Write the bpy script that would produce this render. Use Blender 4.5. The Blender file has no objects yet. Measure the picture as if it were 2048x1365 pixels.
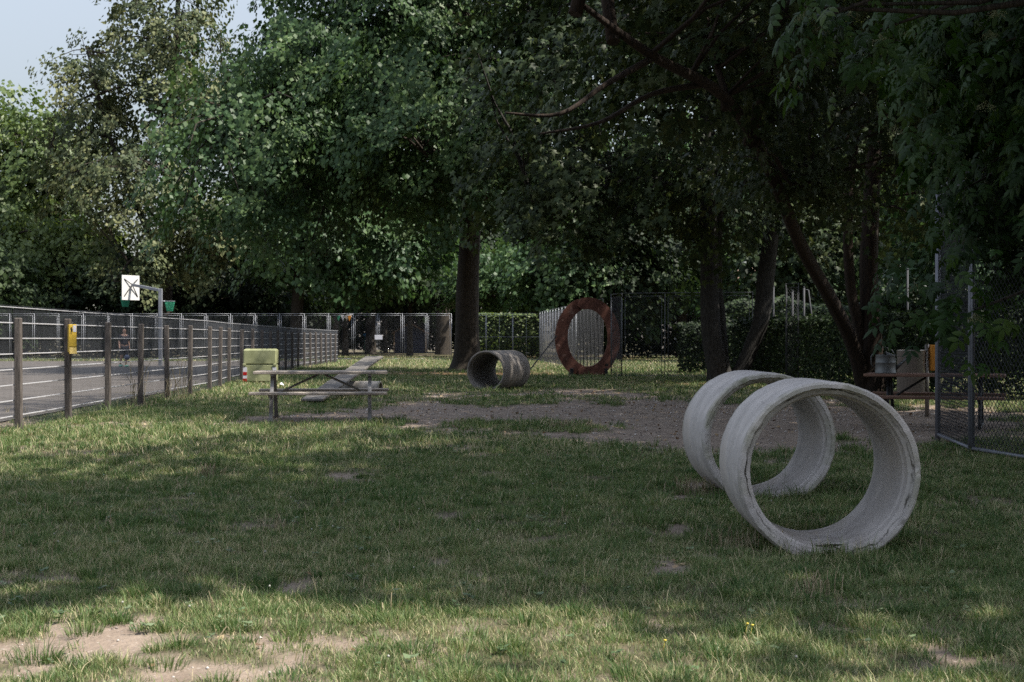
import bpy, math, random
import numpy as np
from mathutils import Vector, Matrix
R = math.radians
random.seed(7)

# ------------------------------------------------------------------ camera, sky, sun
sc = bpy.context.scene
F, HZ, EYE = 2844.0, 678.0, 1.25          # focal length in photo pixels, horizon row, eye height
cam_d = bpy.data.cameras.new("camera"); cam = bpy.data.objects.new("camera", cam_d)
sc.collection.objects.link(cam); sc.camera = cam
cam_d.sensor_width = 36; cam_d.lens = 36 * F / 2048
cam_d.clip_start = .05; cam_d.clip_end = 2000
cam.location = (0, 0, EYE); cam.rotation_euler = (R(90) - math.atan((682.5 - HZ) / F), 0, 0)
cam_d.dof.use_dof = True; cam_d.dof.focus_distance = 12; cam_d.dof.aperture_fstop = 9

SUN_EL, SUN_AZ = 56.0, 104.0              # azimuth clockwise from +Y (the view direction)
w = bpy.data.worlds.new("World"); sc.world = w; w.use_nodes = True
nt = w.node_tree; nt.nodes.clear()
sky = nt.nodes.new("ShaderNodeTexSky"); sky.sky_type = 'NISHITA'; sky.sun_disc = False
sky.sun_elevation = R(SUN_EL); sky.sun_rotation = R(SUN_AZ); sky.air_density = 1.1; sky.dust_density = .7; sky.ozone_density = 1.0
bg = nt.nodes.new("ShaderNodeBackground"); bg.inputs[1].default_value = 0.095
hs = nt.nodes.new("ShaderNodeHueSaturation"); hs.inputs['Saturation'].default_value = .5
wo = nt.nodes.new("ShaderNodeOutputWorld")
tcw = nt.nodes.new("ShaderNodeTexCoord"); spw = nt.nodes.new("ShaderNodeSeparateXYZ"); mrw = nt.nodes.new("ShaderNodeMapRange"); mlw = nt.nodes.new("ShaderNodeVectorMath"); mlw.operation = 'SCALE'
mrw.inputs[1].default_value = .05; mrw.inputs[2].default_value = .75; mrw.inputs[3].default_value = .24; mrw.inputs[4].default_value = 1.25   # hazy, greyer air low down
nt.links.new(tcw.outputs['Generated'], spw.inputs[0]); nt.links.new(spw.outputs['Z'], mrw.inputs[0])
nt.links.new(sky.outputs[0], hs.inputs['Color']); nt.links.new(hs.outputs[0], mlw.inputs[0]); nt.links.new(mrw.outputs[0], mlw.inputs['Scale']); nt.links.new(mlw.outputs[0], bg.inputs[0]); nt.links.new(bg.outputs[0], wo.inputs[0])
sd = bpy.data.lights.new("sun", 'SUN'); sd.energy = 3.1; sd.angle = R(.53); sd.color = (1, .94, .84)
sun = bpy.data.objects.new("sun", sd); sc.collection.objects.link(sun)
tosun = Vector((math.sin(R(SUN_AZ)) * math.cos(R(SUN_EL)), math.cos(R(SUN_AZ)) * math.cos(R(SUN_EL)), math.sin(R(SUN_EL))))
sun.rotation_euler = tosun.to_track_quat('Z', 'Y').to_euler()
sun.location = tosun * 60
sc.view_settings.view_transform = 'Standard'; sc.view_settings.look = 'None'
sc.view_settings.exposure = 1.82; sc.view_settings.gamma = 1
try:
    sc.cycles.use_denoising = False; sc.cycles.use_adaptive_sampling = False
    sc.cycles.max_bounces = 6; sc.cycles.diffuse_bounces = 2; sc.cycles.glossy_bounces = 2
    sc.cycles.transmission_bounces = 4; sc.cycles.sample_clamp_indirect = 4
except Exception: pass

# ------------------------------------------------------------------ helpers
def gd(py): return EYE * F / (py - HZ)                       # depth of a ground point on photo row py
def P(px, d): return (px - 1024) / F * d                     # X at depth d
def Z(py, d): return EYE - (py - HZ) / F * d
def G(px, py): d = gd(py); return np.array([P(px, d), d])

def nodes(m): return m.node_tree.nodes, m.node_tree.links
def mat(name, col, rough=.7, metal=0, spec=.3, var=.15, scale=6, bump=0, bscale=30, col2=None, stretch=None, detail=6):
    m = bpy.data.materials.new(name); m.use_nodes = True
    N, L = nodes(m); b = N["Principled BSDF"]
    b.inputs['Roughness'].default_value = rough; b.inputs['Metallic'].default_value = metal
    b.inputs['Specular IOR Level'].default_value = spec
    tc = N.new("ShaderNodeTexCoord"); mp = N.new("ShaderNodeMapping"); L.new(tc.outputs['Object'], mp.inputs[0])
    if stretch: mp.inputs['Scale'].default_value = stretch
    n = N.new("ShaderNodeTexNoise"); n.inputs['Scale'].default_value = scale; n.inputs['Detail'].default_value = detail
    n.inputs['Roughness'].default_value = .65
    L.new(mp.outputs[0], n.inputs['Vector'])
    r = N.new("ShaderNodeValToRGB"); r.color_ramp.elements[0].position = .32; r.color_ramp.elements[1].position = .7
    c1 = [c * (1 - var) for c in col]; c2 = list(col2) if col2 else [min(1, c * (1 + var)) for c in col]
    r.color_ramp.elements[0].color = (*c1, 1); r.color_ramp.elements[1].color = (*c2, 1)
    L.new(n.outputs['Fac'], r.inputs[0]); L.new(r.outputs[0], b.inputs['Base Color'])
    if bump:
        n2 = N.new("ShaderNodeTexNoise"); n2.inputs['Scale'].default_value = bscale; n2.inputs['Detail'].default_value = 6
        L.new(mp.outputs[0], n2.inputs['Vector'])
        bp = N.new("ShaderNodeBump"); bp.inputs['Strength'].default_value = bump; bp.inputs['Distance'].default_value = .02
        L.new(n2.outputs['Fac'], bp.inputs['Height']); L.new(bp.outputs[0], b.inputs['Normal'])
    return m

def leafmat(name, lo, mid, hi, trans=.3, rough=.5, spec=.35):
    """leaf colour follows the per-leaf 'tint' attribute"""
    m = bpy.data.materials.new(name); m.use_nodes = True
    N, L = nodes(m); b = N["Principled BSDF"]; out = N["Material Output"]
    at = N.new("ShaderNodeAttribute"); at.attribute_name = 'tint'
    r = N.new("ShaderNodeValToRGB"); e = r.color_ramp.elements
    e[0].color = (*lo, 1); e[1].color = (*hi, 1); k = e.new(.5); k.color = (*mid, 1)
    L.new(at.outputs['Fac'], r.inputs[0]); L.new(r.outputs[0], b.inputs['Base Color'])
    b.inputs['Roughness'].default_value = rough; b.inputs['Specular IOR Level'].default_value = spec
    t = N.new("ShaderNodeBsdfTranslucent"); hs = N.new("ShaderNodeHueSaturation")
    hs.inputs['Hue'].default_value = .485; hs.inputs['Saturation'].default_value = 1.15; hs.inputs['Value'].default_value = 1.5
    L.new(r.outputs[0], hs.inputs['Color']); L.new(hs.outputs[0], t.inputs[0])
    mx = N.new("ShaderNodeMixShader"); mx.inputs[0].default_value = trans
    L.new(b.outputs[0], mx.inputs[1]); L.new(t.outputs[0], mx.inputs[2]); L.new(mx.outputs[0], out.inputs[0])
    return m

def tag(o, label=None, cat=None, group=None, kind=None):
    if label: o['label'] = label
    if cat: o['category'] = cat
    if group: o['group'] = group
    if kind: o['kind'] = kind
    return o
def empty(name, loc=(0, 0, 0), rz=0, label=None, cat=None, group=None):
    o = bpy.data.objects.new(name, None); sc.collection.objects.link(o)
    o.location = loc; o.rotation_euler = (0, 0, rz); o.empty_display_size = .1
    return tag(o, label, cat, group)
def link(name, me, parent=None, loc=None):
    o = bpy.data.objects.new(name, me); sc.collection.objects.link(o)
    if parent: o.parent = parent
    if loc is not None: o.location = loc
    return o

def npmesh(name, V, T, m, parent=None, tint=None, smooth=False):
    """fast all-triangle mesh"""
    V = np.ascontiguousarray(V, dtype=np.float32); T = np.ascontiguousarray(T, dtype=np.int32)
    me = bpy.data.meshes.new(name)
    me.vertices.add(len(V)); me.vertices.foreach_set('co', V.ravel())
    me.loops.add(T.size); me.loops.foreach_set('vertex_index', T.ravel())
    me.polygons.add(len(T)); me.polygons.foreach_set('loop_start', np.arange(0, T.size, 3, dtype=np.int32))
    me.update(calc_edges=True)
    if tint is not None:
        a = me.attributes.new('tint', 'FLOAT', 'POINT'); a.data.foreach_set('value', np.ascontiguousarray(tint, dtype=np.float32))
    if smooth: me.polygons.foreach_set('use_smooth', np.ones(len(T), dtype=bool))
    if m: me.materials.append(m)
    return link(name, me, parent)

class MB:
    def __init__(s): s.v = []; s.f = []; s.sm = []
    def add(s, vs, fs, smooth=False):
        o = len(s.v); s.v += [tuple(v) for v in vs]; s.f += [tuple(i + o for i in f) for f in fs]; s.sm += [smooth] * len(fs); return s
    def box(s, c, size, rz=0, M=None, bev=0):
        x, y, z = [k / 2 for k in size]; b = min(bev, x * .9, y * .9, z * .9)
        if b:
            vs = []
            for (ix, iy, iz) in [(i, j, k) for i in (-1, 1) for j in (-1, 1) for k in (-1, 1)]:
                vs += [(ix * x, iy * (y - b), iz * (z - b)), (ix * (x - b), iy * y, iz * (z - b)), (ix * (x - b), iy * (y - b), iz * z)]
            I = lambda i, j, k, a: 3 * ((i > 0) * 4 + (j > 0) * 2 + (k > 0)) + a
            fs = []
            for q in (-1, 1):
                fs += [(I(q, -1, -1, 0), I(q, 1, -1, 0), I(q, 1, 1, 0), I(q, -1, 1, 0)), (I(-1, q, -1, 1), I(1, q, -1, 1), I(1, q, 1, 1), I(-1, q, 1, 1)), (I(-1, -1, q, 2), I(1, -1, q, 2), I(1, 1, q, 2), I(-1, 1, q, 2))]
                for p in (-1, 1):
                    fs += [(I(q, p, -1, 0), I(q, p, -1, 1), I(q, p, 1, 1), I(q, p, 1, 0)), (I(q, -1, p, 0), I(q, -1, p, 2), I(q, 1, p, 2), I(q, 1, p, 0)), (I(-1, q, p, 1), I(-1, q, p, 2), I(1, q, p, 2), I(1, q, p, 1))]
                    for t in (-1, 1): fs.append((I(q, p, t, 0), I(q, p, t, 1), I(q, p, t, 2)))
        else:
            vs = [(i * x, j * y, k * z) for k in (-1, 1) for j in (-1, 1) for i in (-1, 1)]
            fs = [(0, 2, 3, 1), (4, 5, 7, 6), (0, 1, 5, 4), (2, 6, 7, 3), (0, 4, 6, 2), (1, 3, 7, 5)]
        T = Matrix.Translation(c) @ (M.to_4x4() if M else Matrix.Rotation(rz, 4, 'Z'))
        return s.add([T @ Vector(v) for v in vs], fs)
    def tube(s, pts, r, n=8, caps=True, smooth=True, twist=0):
        pts = [Vector(p) for p in pts]; k = len(pts)
        if not hasattr(r, '__len__'): r = [r] * k
        vs = []; prev = None
        for i, p in enumerate(pts):
            t = (pts[min(i + 1, k - 1)] - pts[max(i - 1, 0)]).normalized()
            u = prev - t * prev.dot(t) if prev is not None else t.cross(Vector((0, 0, 1)) if abs(t.z) < .9 else Vector((1, 0, 0)))
            u.normalize(); prev = u; v = t.cross(u)
            for j in range(n):
                a = 2 * math.pi * (j + .5) / n + twist
                vs.append(p + (u * math.cos(a) + v * math.sin(a)) * r[i])
        fs = [(i * n + j, i * n + (j + 1) % n, (i + 1) * n + (j + 1) % n, (i + 1) * n + j) for i in range(k - 1) for j in range(n)]
        o = len(s.v); s.add(vs, fs, smooth)
        if caps: s.add([], []); s.f += [tuple(o + j for j in range(n))[::-1], tuple(o + (k - 1) * n + j for j in range(n))]; s.sm += [False] * 2
        return s
    def lathe(s, prof, n=32, M=None, smooth=True, closed=False):
        vs = []; T = M or Matrix.Identity(4); k = len(prof)
        for (r, z) in prof:
            for j in range(n):
                a = 2 * math.pi * j / n; vs.append(T @ Vector((r * math.cos(a), r * math.sin(a), z)))
        fs = [(i % k * n + j, i % k * n + (j + 1) % n, (i + 1) % k * n + (j + 1) % n, (i + 1) % k * n + j) for i in range(k if closed else k - 1) for j in range(n)]
        return s.add(vs, fs, smooth)
    def prism(s, poly, y0, y1, M=None):
        """polygon in xz extruded along y"""
        T = M or Matrix.Identity(4); n = len(poly)
        vs = [T @ Vector((x, y0, z)) for x, z in poly] + [T @ Vector((x, y1, z)) for x, z in poly]
        fs = [tuple(range(n)), tuple(range(2 * n - 1, n - 1, -1))] + [(i, i + n, (i + 1) % n + n, (i + 1) % n) for i in range(n)]
        return s.add(vs, fs)
    def build(s, name, m, parent=None, loc=None):
        me = bpy.data.meshes.new(name); me.from_pydata(s.v, [], s.f); me.materials.append(m)
        me.polygons.foreach_set('use_smooth', s.sm); me.update()
        import bmesh
        b = bmesh.new(); b.from_mesh(me); bmesh.ops.recalc_face_normals(b, faces=b.faces); b.to_mesh(me); b.free()
        return link(name, me, parent, loc)

def bars(P0, P1, r):
    """many straight square rods as numpy triangles"""
    P0 = np.asarray(P0, float); P1 = np.asarray(P1, float); n = len(P0)
    r = np.broadcast_to(np.asarray(r, float), (n,))[:, None]
    t = P1 - P0; t /= np.linalg.norm(t, axis=1, keepdims=True) + 1e-9
    up = np.where(np.abs(t[:, 2:3]) < .9, np.array([[0, 0, 1.]]), np.array([[1., 0, 0]]))
    u = np.cross(t, up); u /= np.linalg.norm(u, axis=1, keepdims=True); v = np.cross(t, u)
    c = [(u + v), (v - u), (-u - v), (u - v)]
    V = np.stack([P0 + k * r for k in c] + [P1 + k * r for k in c], 1).reshape(-1, 3)
    q = []
    for j in range(4):
        k = (j + 1) % 4; q += [(j, k, k + 4), (j, k + 4, j + 4)]
    T = (np.array(q)[None] + 8 * np.arange(n)[:, None, None]).reshape(-1, 3)
    return V, T

def hash2(ix, iy, s):
    h = (ix.astype(np.int64) * 374761393 + iy.astype(np.int64) * 668265263 + s * 1442695041) & 0x7fffffff
    h = ((h ^ (h >> 13)) * 1274126177) & 0x7fffffff
    return ((h ^ (h >> 16)) & 0xffff) / 65535.0
def vnoise(x, y, s=0):
    ix = np.floor(x); iy = np.floor(y); fx = x - ix; fy = y - iy
    fx = fx * fx * (3 - 2 * fx); fy = fy * fy * (3 - 2 * fy)
    a = hash2(ix, iy, s); b = hash2(ix + 1, iy, s); c = hash2(ix, iy + 1, s); d = hash2(ix + 1, iy + 1, s)
    return (a * (1 - fx) + b * fx) * (1 - fy) + (c * (1 - fx) + d * fx) * fy
def fbm(x, y, s=0, o=4):
    t = 0; a = .5; k = 1
    for i in range(o): t = t + a * vnoise(x * k, y * k, s + i * 17); a *= .5; k *= 2.03
    return t / (1 - .5 ** o)

# ------------------------------------------------------------------ materials
M_bark = mat('bark_brown', (.022, .018, .014), .9, var=.5, scale=9, bump=1.0, bscale=14, stretch=(3, 3, .6), col2=(.06, .048, .036))
M_barkgrey = mat('bark_grey', (.014, .013, .012), .9, var=.45, scale=9, bump=.8, bscale=16, stretch=(2.5, 2.5, .8), col2=(.045, .042, .038))
M_barkred = mat('bark_red', (.008, .006, .005), .9, var=.5, scale=8, bump=1.0, bscale=16, stretch=(4, 4, .5), col2=(.042, .026, .017))
M_lichen = mat('bark_lichen', (.07, .055, .045), .9, var=.5, scale=7, bump=.9, bscale=25, col2=(.24, .24, .21))
M_galv = mat('galvanised_steel', (.23, .24, .265), .5, .35, .5, var=.2, scale=5)
M_galvd = mat('dull_steel', (.09, .095, .105), .55, .4, .5, var=.3, scale=5)
M_wire = mat('dark_wire', (.05, .052, .058), .7, .2, .2, var=.2, scale=5)
M_rail = mat('zinc_rail', (.42, .42, .44), .45, .25, .5, var=.12, scale=5)
M_post = mat('weathered_post', (.072, .062, .056), .85, var=.4, scale=6, bump=.5, bscale=40, stretch=(4, 4, .5), col2=(.13, .112, .10))
M_plank = mat('weathered_plank', (.25, .215, .185), .8, var=.35, scale=5, bump=.4, bscale=40, stretch=(.5, 5, 5), col2=(.38, .33, .28))
M_plankred = mat('reddish_plank', (.16, .085, .06), .75, var=.4, scale=5, bump=.4, bscale=40, stretch=(.5, 5, 5), col2=(.24, .14, .10))
M_steel = mat('painted_steel_frame', (.19, .18, .17), .5, .3, .5, var=.3, scale=8)
M_dark = mat('dark_iron', (.02, .02, .022), .6, .3, .4)
M_white = mat('white_board', (.5, .5, .49), .5, var=.06)
M_green = mat('green_net', (.02, .19, .11), .6, var=.2)
M_yellow = mat('yellow_paint', (.60, .40, .05), .4, var=.1, scale=3, spec=.5)
M_orange = mat('orange_paint', (.55, .22, .03), .5, var=.1)
M_lime = mat('faded_lime_paint', (.25, .27, .135), .55, var=.25, scale=4, bump=.15, bscale=9, col2=(.31, .32, .18))
M_red = mat('reflector_red', (.32, .01, .01), .4)
M_rwhite = mat('reflector_white', (.5, .5, .55), .4, var=.05)
M_black = mat('black_print', (.01, .01, .01), .6)
M_shed = mat('dark_blue_boards', (.03, .037, .07), .8, stretch=(.5, .5, 14), scale=4, var=.5)
M_shedp = mat('shed_timber', (.30, .21, .15), .8)
M_blue = mat('blue_plastic', (.02, .22, .50), .4)
M_stain = mat('brushed_steel', (.30, .27, .24), .35, .7, .5, var=.12, scale=3, stretch=(8, 8, .2))
M_can = mat('zinc_can', (.13, .135, .135), .5, .6, .5, var=.35, scale=7)
M_skin = mat('skin', (.42, .25, .18), .6, var=.05)
M_shirt = mat('dark_shirt', (.025, .025, .035), .8)
M_ballm = mat('ball', (.08, .10, .16), .6)
M_shoe = mat('shoe', (.25, .5, .38), .6)
M_hair = mat('hair', (.05, .035, .02), .8)
M_house = mat('pale_render', (.30, .27, .25), .9, var=.06)
M_roof = mat('roof_tiles', (.20, .13, .09), .9, var=.3, scale=4)
M_glass = mat('window_glass', (.04, .05, .06), .15, spec=.7)
M_paper = mat('paper', (.65, .66, .7), .7)
M_flower = mat('flower_yellow', (.65, .5, .08), .6)
M_berry = mat('elder_umbels', (.17, .17, .075), .7, var=.3)
M_asph = mat('court_asphalt', (.085, .075, .068), .9, var=.18, scale=1.2, bump=.2, bscale=80, col2=(.11, .098, .09))

# red ring paint with pale scuffs
M_rust = mat('rust_red_paint', (.10, .038, .027), .75, var=.4, scale=3, col2=(.15, .062, .044), bump=.2)
N, L = nodes(M_rust); b = N["Principled BSDF"]; old = b.inputs['Base Color'].links[0].from_socket
tc = N.new("ShaderNodeTexCoord"); n1 = N.new("ShaderNodeTexNoise"); n1.inputs['Scale'].default_value = 4.5; n1.inputs['Detail'].default_value = 2
L.new(tc.outputs['Object'], n1.inputs['Vector'])
rr = N.new("ShaderNodeValToRGB"); rr.color_ramp.elements[0].position = .60; rr.color_ramp.elements[1].position = .72
rr.color_ramp.elements[1].color = (.7, .7, .7, 1)
L.new(n1.outputs['Fac'], rr.inputs[0]); mx = N.new("ShaderNodeMixRGB"); mx.inputs[2].default_value = (.25, .15, .12, 1)
L.new(rr.outputs[0], mx.inputs[0]); L.new(old, mx.inputs[1]); L.new(mx.outputs[0], b.inputs['Base Color'])

def concrete(name, base, dark, moss=(.13, .14, .06), e=.48):
    m = bpy.data.materials.new(name); m.use_nodes = True; N, L = nodes(m); b = N["Principled BSDF"]
    b.inputs['Roughness'].default_value = .85; b.inputs['Specular IOR Level'].default_value = .25
    tc = N.new("ShaderNodeTexCoord")
    def noise(s, det=6, st=None, rough=.6):
        mp = N.new("ShaderNodeMapping"); L.new(tc.outputs['Object'], mp.inputs[0])
        if st: mp.inputs['Scale'].default_value = st
        n = N.new("ShaderNodeTexNoise"); n.inputs['Scale'].default_value = s; n.inputs['Detail'].default_value = det
        n.inputs['Roughness'].default_value = rough; L.new(mp.outputs[0], n.inputs['Vector']); return n.outputs['Fac']
    def ramp(f, a, b_, c0=(0, 0, 0, 1), c1=(1, 1, 1, 1)):
        r = N.new("ShaderNodeValToRGB"); r.color_ramp.elements[0].position = a; r.color_ramp.elements[1].position = b_
        r.color_ramp.elements[0].color = c0; r.color_ramp.elements[1].color = c1; L.new(f, r.inputs[0]); return r.outputs[0]
    def mix(f, a, bcol):
        x = N.new("ShaderNodeMixRGB"); L.new(f, x.inputs[0]); L.new(a, x.inputs[1])
        x.inputs[2].default_value = (*bcol, 1); return x.outputs[0]
    c = ramp(noise(3.2), .3, .72, (*[k * .66 for k in base], 1), (*[min(1, k * 1.12) for k in base], 1))
    c = mix(ramp(noise(5, st=(1, 1.3 if e > .6 else 4, 1)), .55, .85, c1=(.45, .45, .45, 1)), c, dark)          # streaks round the pipe
    c = mix(ramp(noise(45, 2), .69, .73), c, [k * .35 for k in base])                     # pores
    sp = N.new("ShaderNodeSeparateXYZ"); L.new(tc.outputs['Object'], sp.inputs[0])
    # moss on the rims (object y near the ends), broken up by noise
    ab = N.new("ShaderNodeMath"); ab.operation = 'ABSOLUTE'; L.new(sp.outputs['Y'], ab.inputs[0])
    sb = N.new("ShaderNodeMapRange"); sb.inputs[1].default_value = e - .08; sb.inputs[2].default_value = e + .02; L.new(ab.outputs[0], sb.inputs[0])
    ml = N.new("ShaderNodeMath"); ml.operation = 'MULTIPLY'; L.new(sb.outputs[0], ml.inputs[0]); L.new(ramp(noise(7), .42, .68, c1=(.75, .75, .75, 1)), ml.inputs[1])
    c = mix(ml.outputs[0], c, moss)
    # soil splash low on the outside
    zr = N.new("ShaderNodeMapRange"); zr.inputs[1].default_value = -.30; zr.inputs[2].default_value = -.52; L.new(sp.outputs['Z'], zr.inputs[0])
    ml2 = N.new("ShaderNodeMath"); ml2.operation = 'MULTIPLY'; L.new(zr.outputs[0], ml2.inputs[0]); L.new(ramp(noise(8), .35, .65, c1=(.9, .9, .9, 1)), ml2.inputs[1])
    c = mix(ml2.outputs[0], c, (.10, .075, .055))
    # irregular casting seam just inside each end, outside face
    sm = N.new("ShaderNodeMath"); sm.operation = 'MULTIPLY_ADD'; L.new(noise(9, 8), sm.inputs[0]); sm.inputs[1].default_value = .05; L.new(ab.outputs[0], sm.inputs[2])
    s1 = N.new("ShaderNodeMath"); s1.operation = 'SUBTRACT'; L.new(sm.outputs[0], s1.inputs[0]); s1.inputs[1].default_value = e - .012
    s2 = N.new("ShaderNodeMath"); s2.operation = 'ABSOLUTE'; L.new(s1.outputs[0], s2.inputs[0])
    s3 = N.new("ShaderNodeMapRange"); s3.inputs[1].default_value = .006; s3.inputs[2].default_value = .002; L.new(s2.outputs[0], s3.inputs[0])
    s4 = N.new("ShaderNodeMath"); s4.operation = 'MULTIPLY'; L.new(s3.outputs[0], s4.inputs[0]); L.new(ramp(noise(6), .40, .55), s4.inputs[1])
    c = mix(s4.outputs[0], c, (.06, .055, .045))
    c = mix(ramp(noise(1.6, 4), .50, .72, c1=(.55, .55, .55, 1)), c, [k * f for k, f in zip(base, (.62, .56, .47))])
    L.new(c, b.inputs['Base Color'])
    bp = N.new("ShaderNodeBump"); bp.inputs['Strength'].default_value = .5; bp.inputs['Distance'].default_value = .012
    ad = N.new("ShaderNodeMath"); ad.operation = 'SUBTRACT'; L.new(noise(14, 8), ad.inputs[0]); L.new(ramp(noise(45, 2), .69, .73), ad.inputs[1])
    L.new(ad.outputs[0], bp.inputs['Height']); L.new(bp.outputs[0], b.inputs['Normal'])
    return m
M_conc = concrete('concrete_pale', (.50, .462, .435), (.25, .22, .185), e=.48)
M_concm = concrete('concrete_mid', (.30, .28, .26), (.18, .16, .14), e=.61)
M_concd = concrete('concrete_dark', (.22, .20, .185), (.13, .115, .10), (.16, .14, .10), e=.875)

# ------------------------------------------------------------------ the ground
PATH = [(430, 843), (520, 833), (640, 819), (740, 812), (850, 803), (870, 786), (960, 790), (1060, 786), (1085, 777), (1240, 778), (1330, 797), (1400, 806),
        (1600, 800), (1700, 800), (1800, 808), (1960, 815), (2080, 830), (2100, 885), (1860, 884), (1700, 902), (1500, 906), (1370, 901), (1230, 893), (1080, 881), (950, 876), (860, 857), (740, 853), (600, 851), (430, 851)]
PATHG = np.array([G(*p) for p in PATH])
def sdpoly(x, y, poly):
    d = np.full(x.shape, 1e9); ins = np.zeros(x.shape, bool); n = len(poly)
    for i in range(n):
        a = poly[i]; b = poly[(i + 1) % n]; e = b - a
        t = np.clip(((x - a[0]) * e[0] + (y - a[1]) * e[1]) / (e @ e), 0, 1)
        d = np.minimum(d, np.hypot(x - a[0] - t * e[0], y - a[1] - t * e[1]))
        c = ((a[1] > y) != (b[1] > y)) & (x < (b[0] - a[0]) * (y - a[1]) / (b[1] - a[1] + 1e-12) + a[0]); ins ^= c
    return np.where(ins, -d, d)
# (px, py, half width px, half height px, strength)
PATCH = [(170, 1275, 230, 38, .9), (330, 1335, 150, 22, .7), (480, 1265, 100, 12, .6), (60, 1335, 90, 16, .6), (880, 1300, 90, 12, .7), (1060, 1270, 50, 9, .7), (760, 1132, 62, 15, .9), (390, 1048, 48, 10, .8), (270, 1185, 40, 9, .7), (560, 1170, 60, 12, .7), (600, 1200, 60, 12, .6),
         (1395, 975, 62, 22, .9), (1990, 1005, 110, 28, .9), (1130, 1085, 70, 10, .5), (1740, 1155, 40, 10, .6), (430, 985, 30, 7, .6), (930, 1262, 50, 14, .6), (700, 955, 40, 7, .5),
         (860, 895, 60, 7, .6), (60, 850, 110, 8, .7), (250, 850, 160, 6, .7), (1500, 985, 60, 14, .8), (1560, 1095, 120, 16, .7), (700, 1285, 80, 16, .7), (120, 1240, 80, 14, .6),
         (1330, 1140, 40, 8, .5), (1000, 1080, 40, 8, .5), (640, 1060, 40, 6, .5)]
ISLE = [(1010, 852, 150, 9), (1130, 856, 60, 8), (950, 806, 60, 6), (1030, 800, 90, 7), (740, 846, 60, 4), (1100, 795, 30, 5), (1190, 797, 60, 4), (1225, 806, 20, 4), (1690, 878, 26, 3), (1750, 812, 60, 5)]
def ell(x, y, px, py, rx, ry):
    c = G(px, py); d = c[1]; hx = rx / F * d; hy = (gd(py - ry) - gd(py + ry)) / 2
    return np.hypot((x - c[0]) / hx, (y - c[1]) / hy)
def dirt(x, y):
    n = fbm(x * 1.6, y * 1.1, 3) - .5; n2 = (fbm(x * 6, y * 5, 11, 5) - .5) * 1.7
    s = sdpoly(x, y, PATHG)
    v = np.clip(.5 - (s + n * 2.2 + n2 * 1.0) * 1.1, 0, 1)
    for (px, py, rx, ry) in ISLE:
        v = v * (1 - np.clip((1.25 - ell(x, y, px, py, rx, ry) + n * 1.4 + n2 * 1.2) * 2.5, 0, 1))
    for (px, py, rx, ry, st) in PATCH:
        v = np.maximum(v, st * np.clip((1.05 - ell(x, y, px, py, rx, ry) + n * 2.2 + n2 * 2.8) * 1.6, 0, 1))
    v = np.maximum(v, np.clip((fbm(x * 2.3, y * 1.9, 41) - .66) * 7, 0, 1) * .8); v = np.maximum(v, np.clip((fbm(x * 5.5, y * 4.4, 43) - .66) * 8, 0, 1) * .75)
    return v
TREE0 = (P(935, gd(742)), gd(742))
def litter(x, y):
    n = fbm(x * .5, y * .35, 21) - .5
    a = np.clip((1.1 - np.hypot((x - TREE0[0] + .8) / 5.0, (y - 50.5) / 3.6) + n * 1.6) * 2, 0, 1)
    b = np.clip((1.1 - np.hypot((x - 4.5) / 6, (y - 92) / 5) + n) * 2, 0, 1)
    c = np.clip((1 - np.hypot((x - 6) / 5, (y - 41) / 3.2) + n * 1.5) * 2, 0, 1) * .6
    return np.maximum(np.maximum(a, b), c)
def height(x, y):
    return (fbm(x * .8, y * .8, 5) - .5) * .06 + (fbm(x * 3.5, y * 3.5, 9) - .5) * .034

def axis(lo, hi, near_lo, near_hi, step):
    a = list(np.arange(near_lo, near_hi, step)); s = step; v = near_hi
    while v < hi: a.append(v); s *= 1.25; v += s
    a.append(hi); b = []; s = step; v = near_lo - step
    while v > lo: b.append(v); s *= 1.25; v -= s
    b.append(lo); return np.array(b[::-1] + a)
xs = axis(-700, 700, -11, 11, .085); ys = axis(-60, 1100, 4.5, 36, .085)
gx, gy = np.meshgrid(xs, ys); nx, ny = len(xs), len(ys)
gz = height(gx, gy) * np.clip((90 - gy) / 30, 0, 1) * np.clip((40 - np.abs(gx)) / 20, 0, 1)
dm = dirt(gx, gy); gz -= dm * .018
ii = np.arange(nx * ny).reshape(ny, nx)
q = np.stack([ii[:-1, :-1], ii[:-1, 1:], ii[1:, 1:], ii[:-1, :-1], ii[1:, 1:], ii[1:, :-1]], -1).reshape(-1, 3)
M_ground = bpy.data.materials.new('ground_soil'); M_ground.use_nodes = True
N, L = nodes(M_ground); b = N["Principled BSDF"]; b.inputs['Roughness'].default_value = .95; b.inputs['Specular IOR Level'].default_value = .15
tc = N.new("ShaderNodeTexCoord")
def gn(s, det=6):
    n = N.new("ShaderNodeTexNoise"); n.inputs['Scale'].default_value = s; n.inputs['Detail'].default_value = det; L.new(tc.outputs['Object'], n.inputs['Vector']); return n.outputs['Fac']
def gr(f, a, b_, c0, c1):
    r = N.new("ShaderNodeValToRGB"); r.color_ramp.elements[0].position = a; r.color_ramp.elements[1].position = b_
    r.color_ramp.elements[0].color = (*c0, 1); r.color_ramp.elements[1].color = (*c1, 1); L.new(f, r.inputs[0]); return r.outputs[0]
def gm(f, a, c):
    x = N.new("ShaderNodeMixRGB"); L.new(f, x.inputs[0]); L.new(a, x.inputs[1]); L.new(c, x.inputs[2]); return x.outputs[0]
turf = gr(gn(9), .35, .7, (.030, .032, .015), (.11, .095, .055))
soil = gr(gn(3.5, 8), .3, .7, (.150, .115, .090), (.235, .188, .150))
soil = gm(gr(gn(55, 3), .60, .68, (0, 0, 0), (1, 1, 1)), soil, gr(gn(20), .4, .6, (.10, .08, .065), (.36, .31, .27)))
lit_ = gr(gn(16, 4), .35, .68, (.10, .055, .03), (.36, .24, .12))
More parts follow.
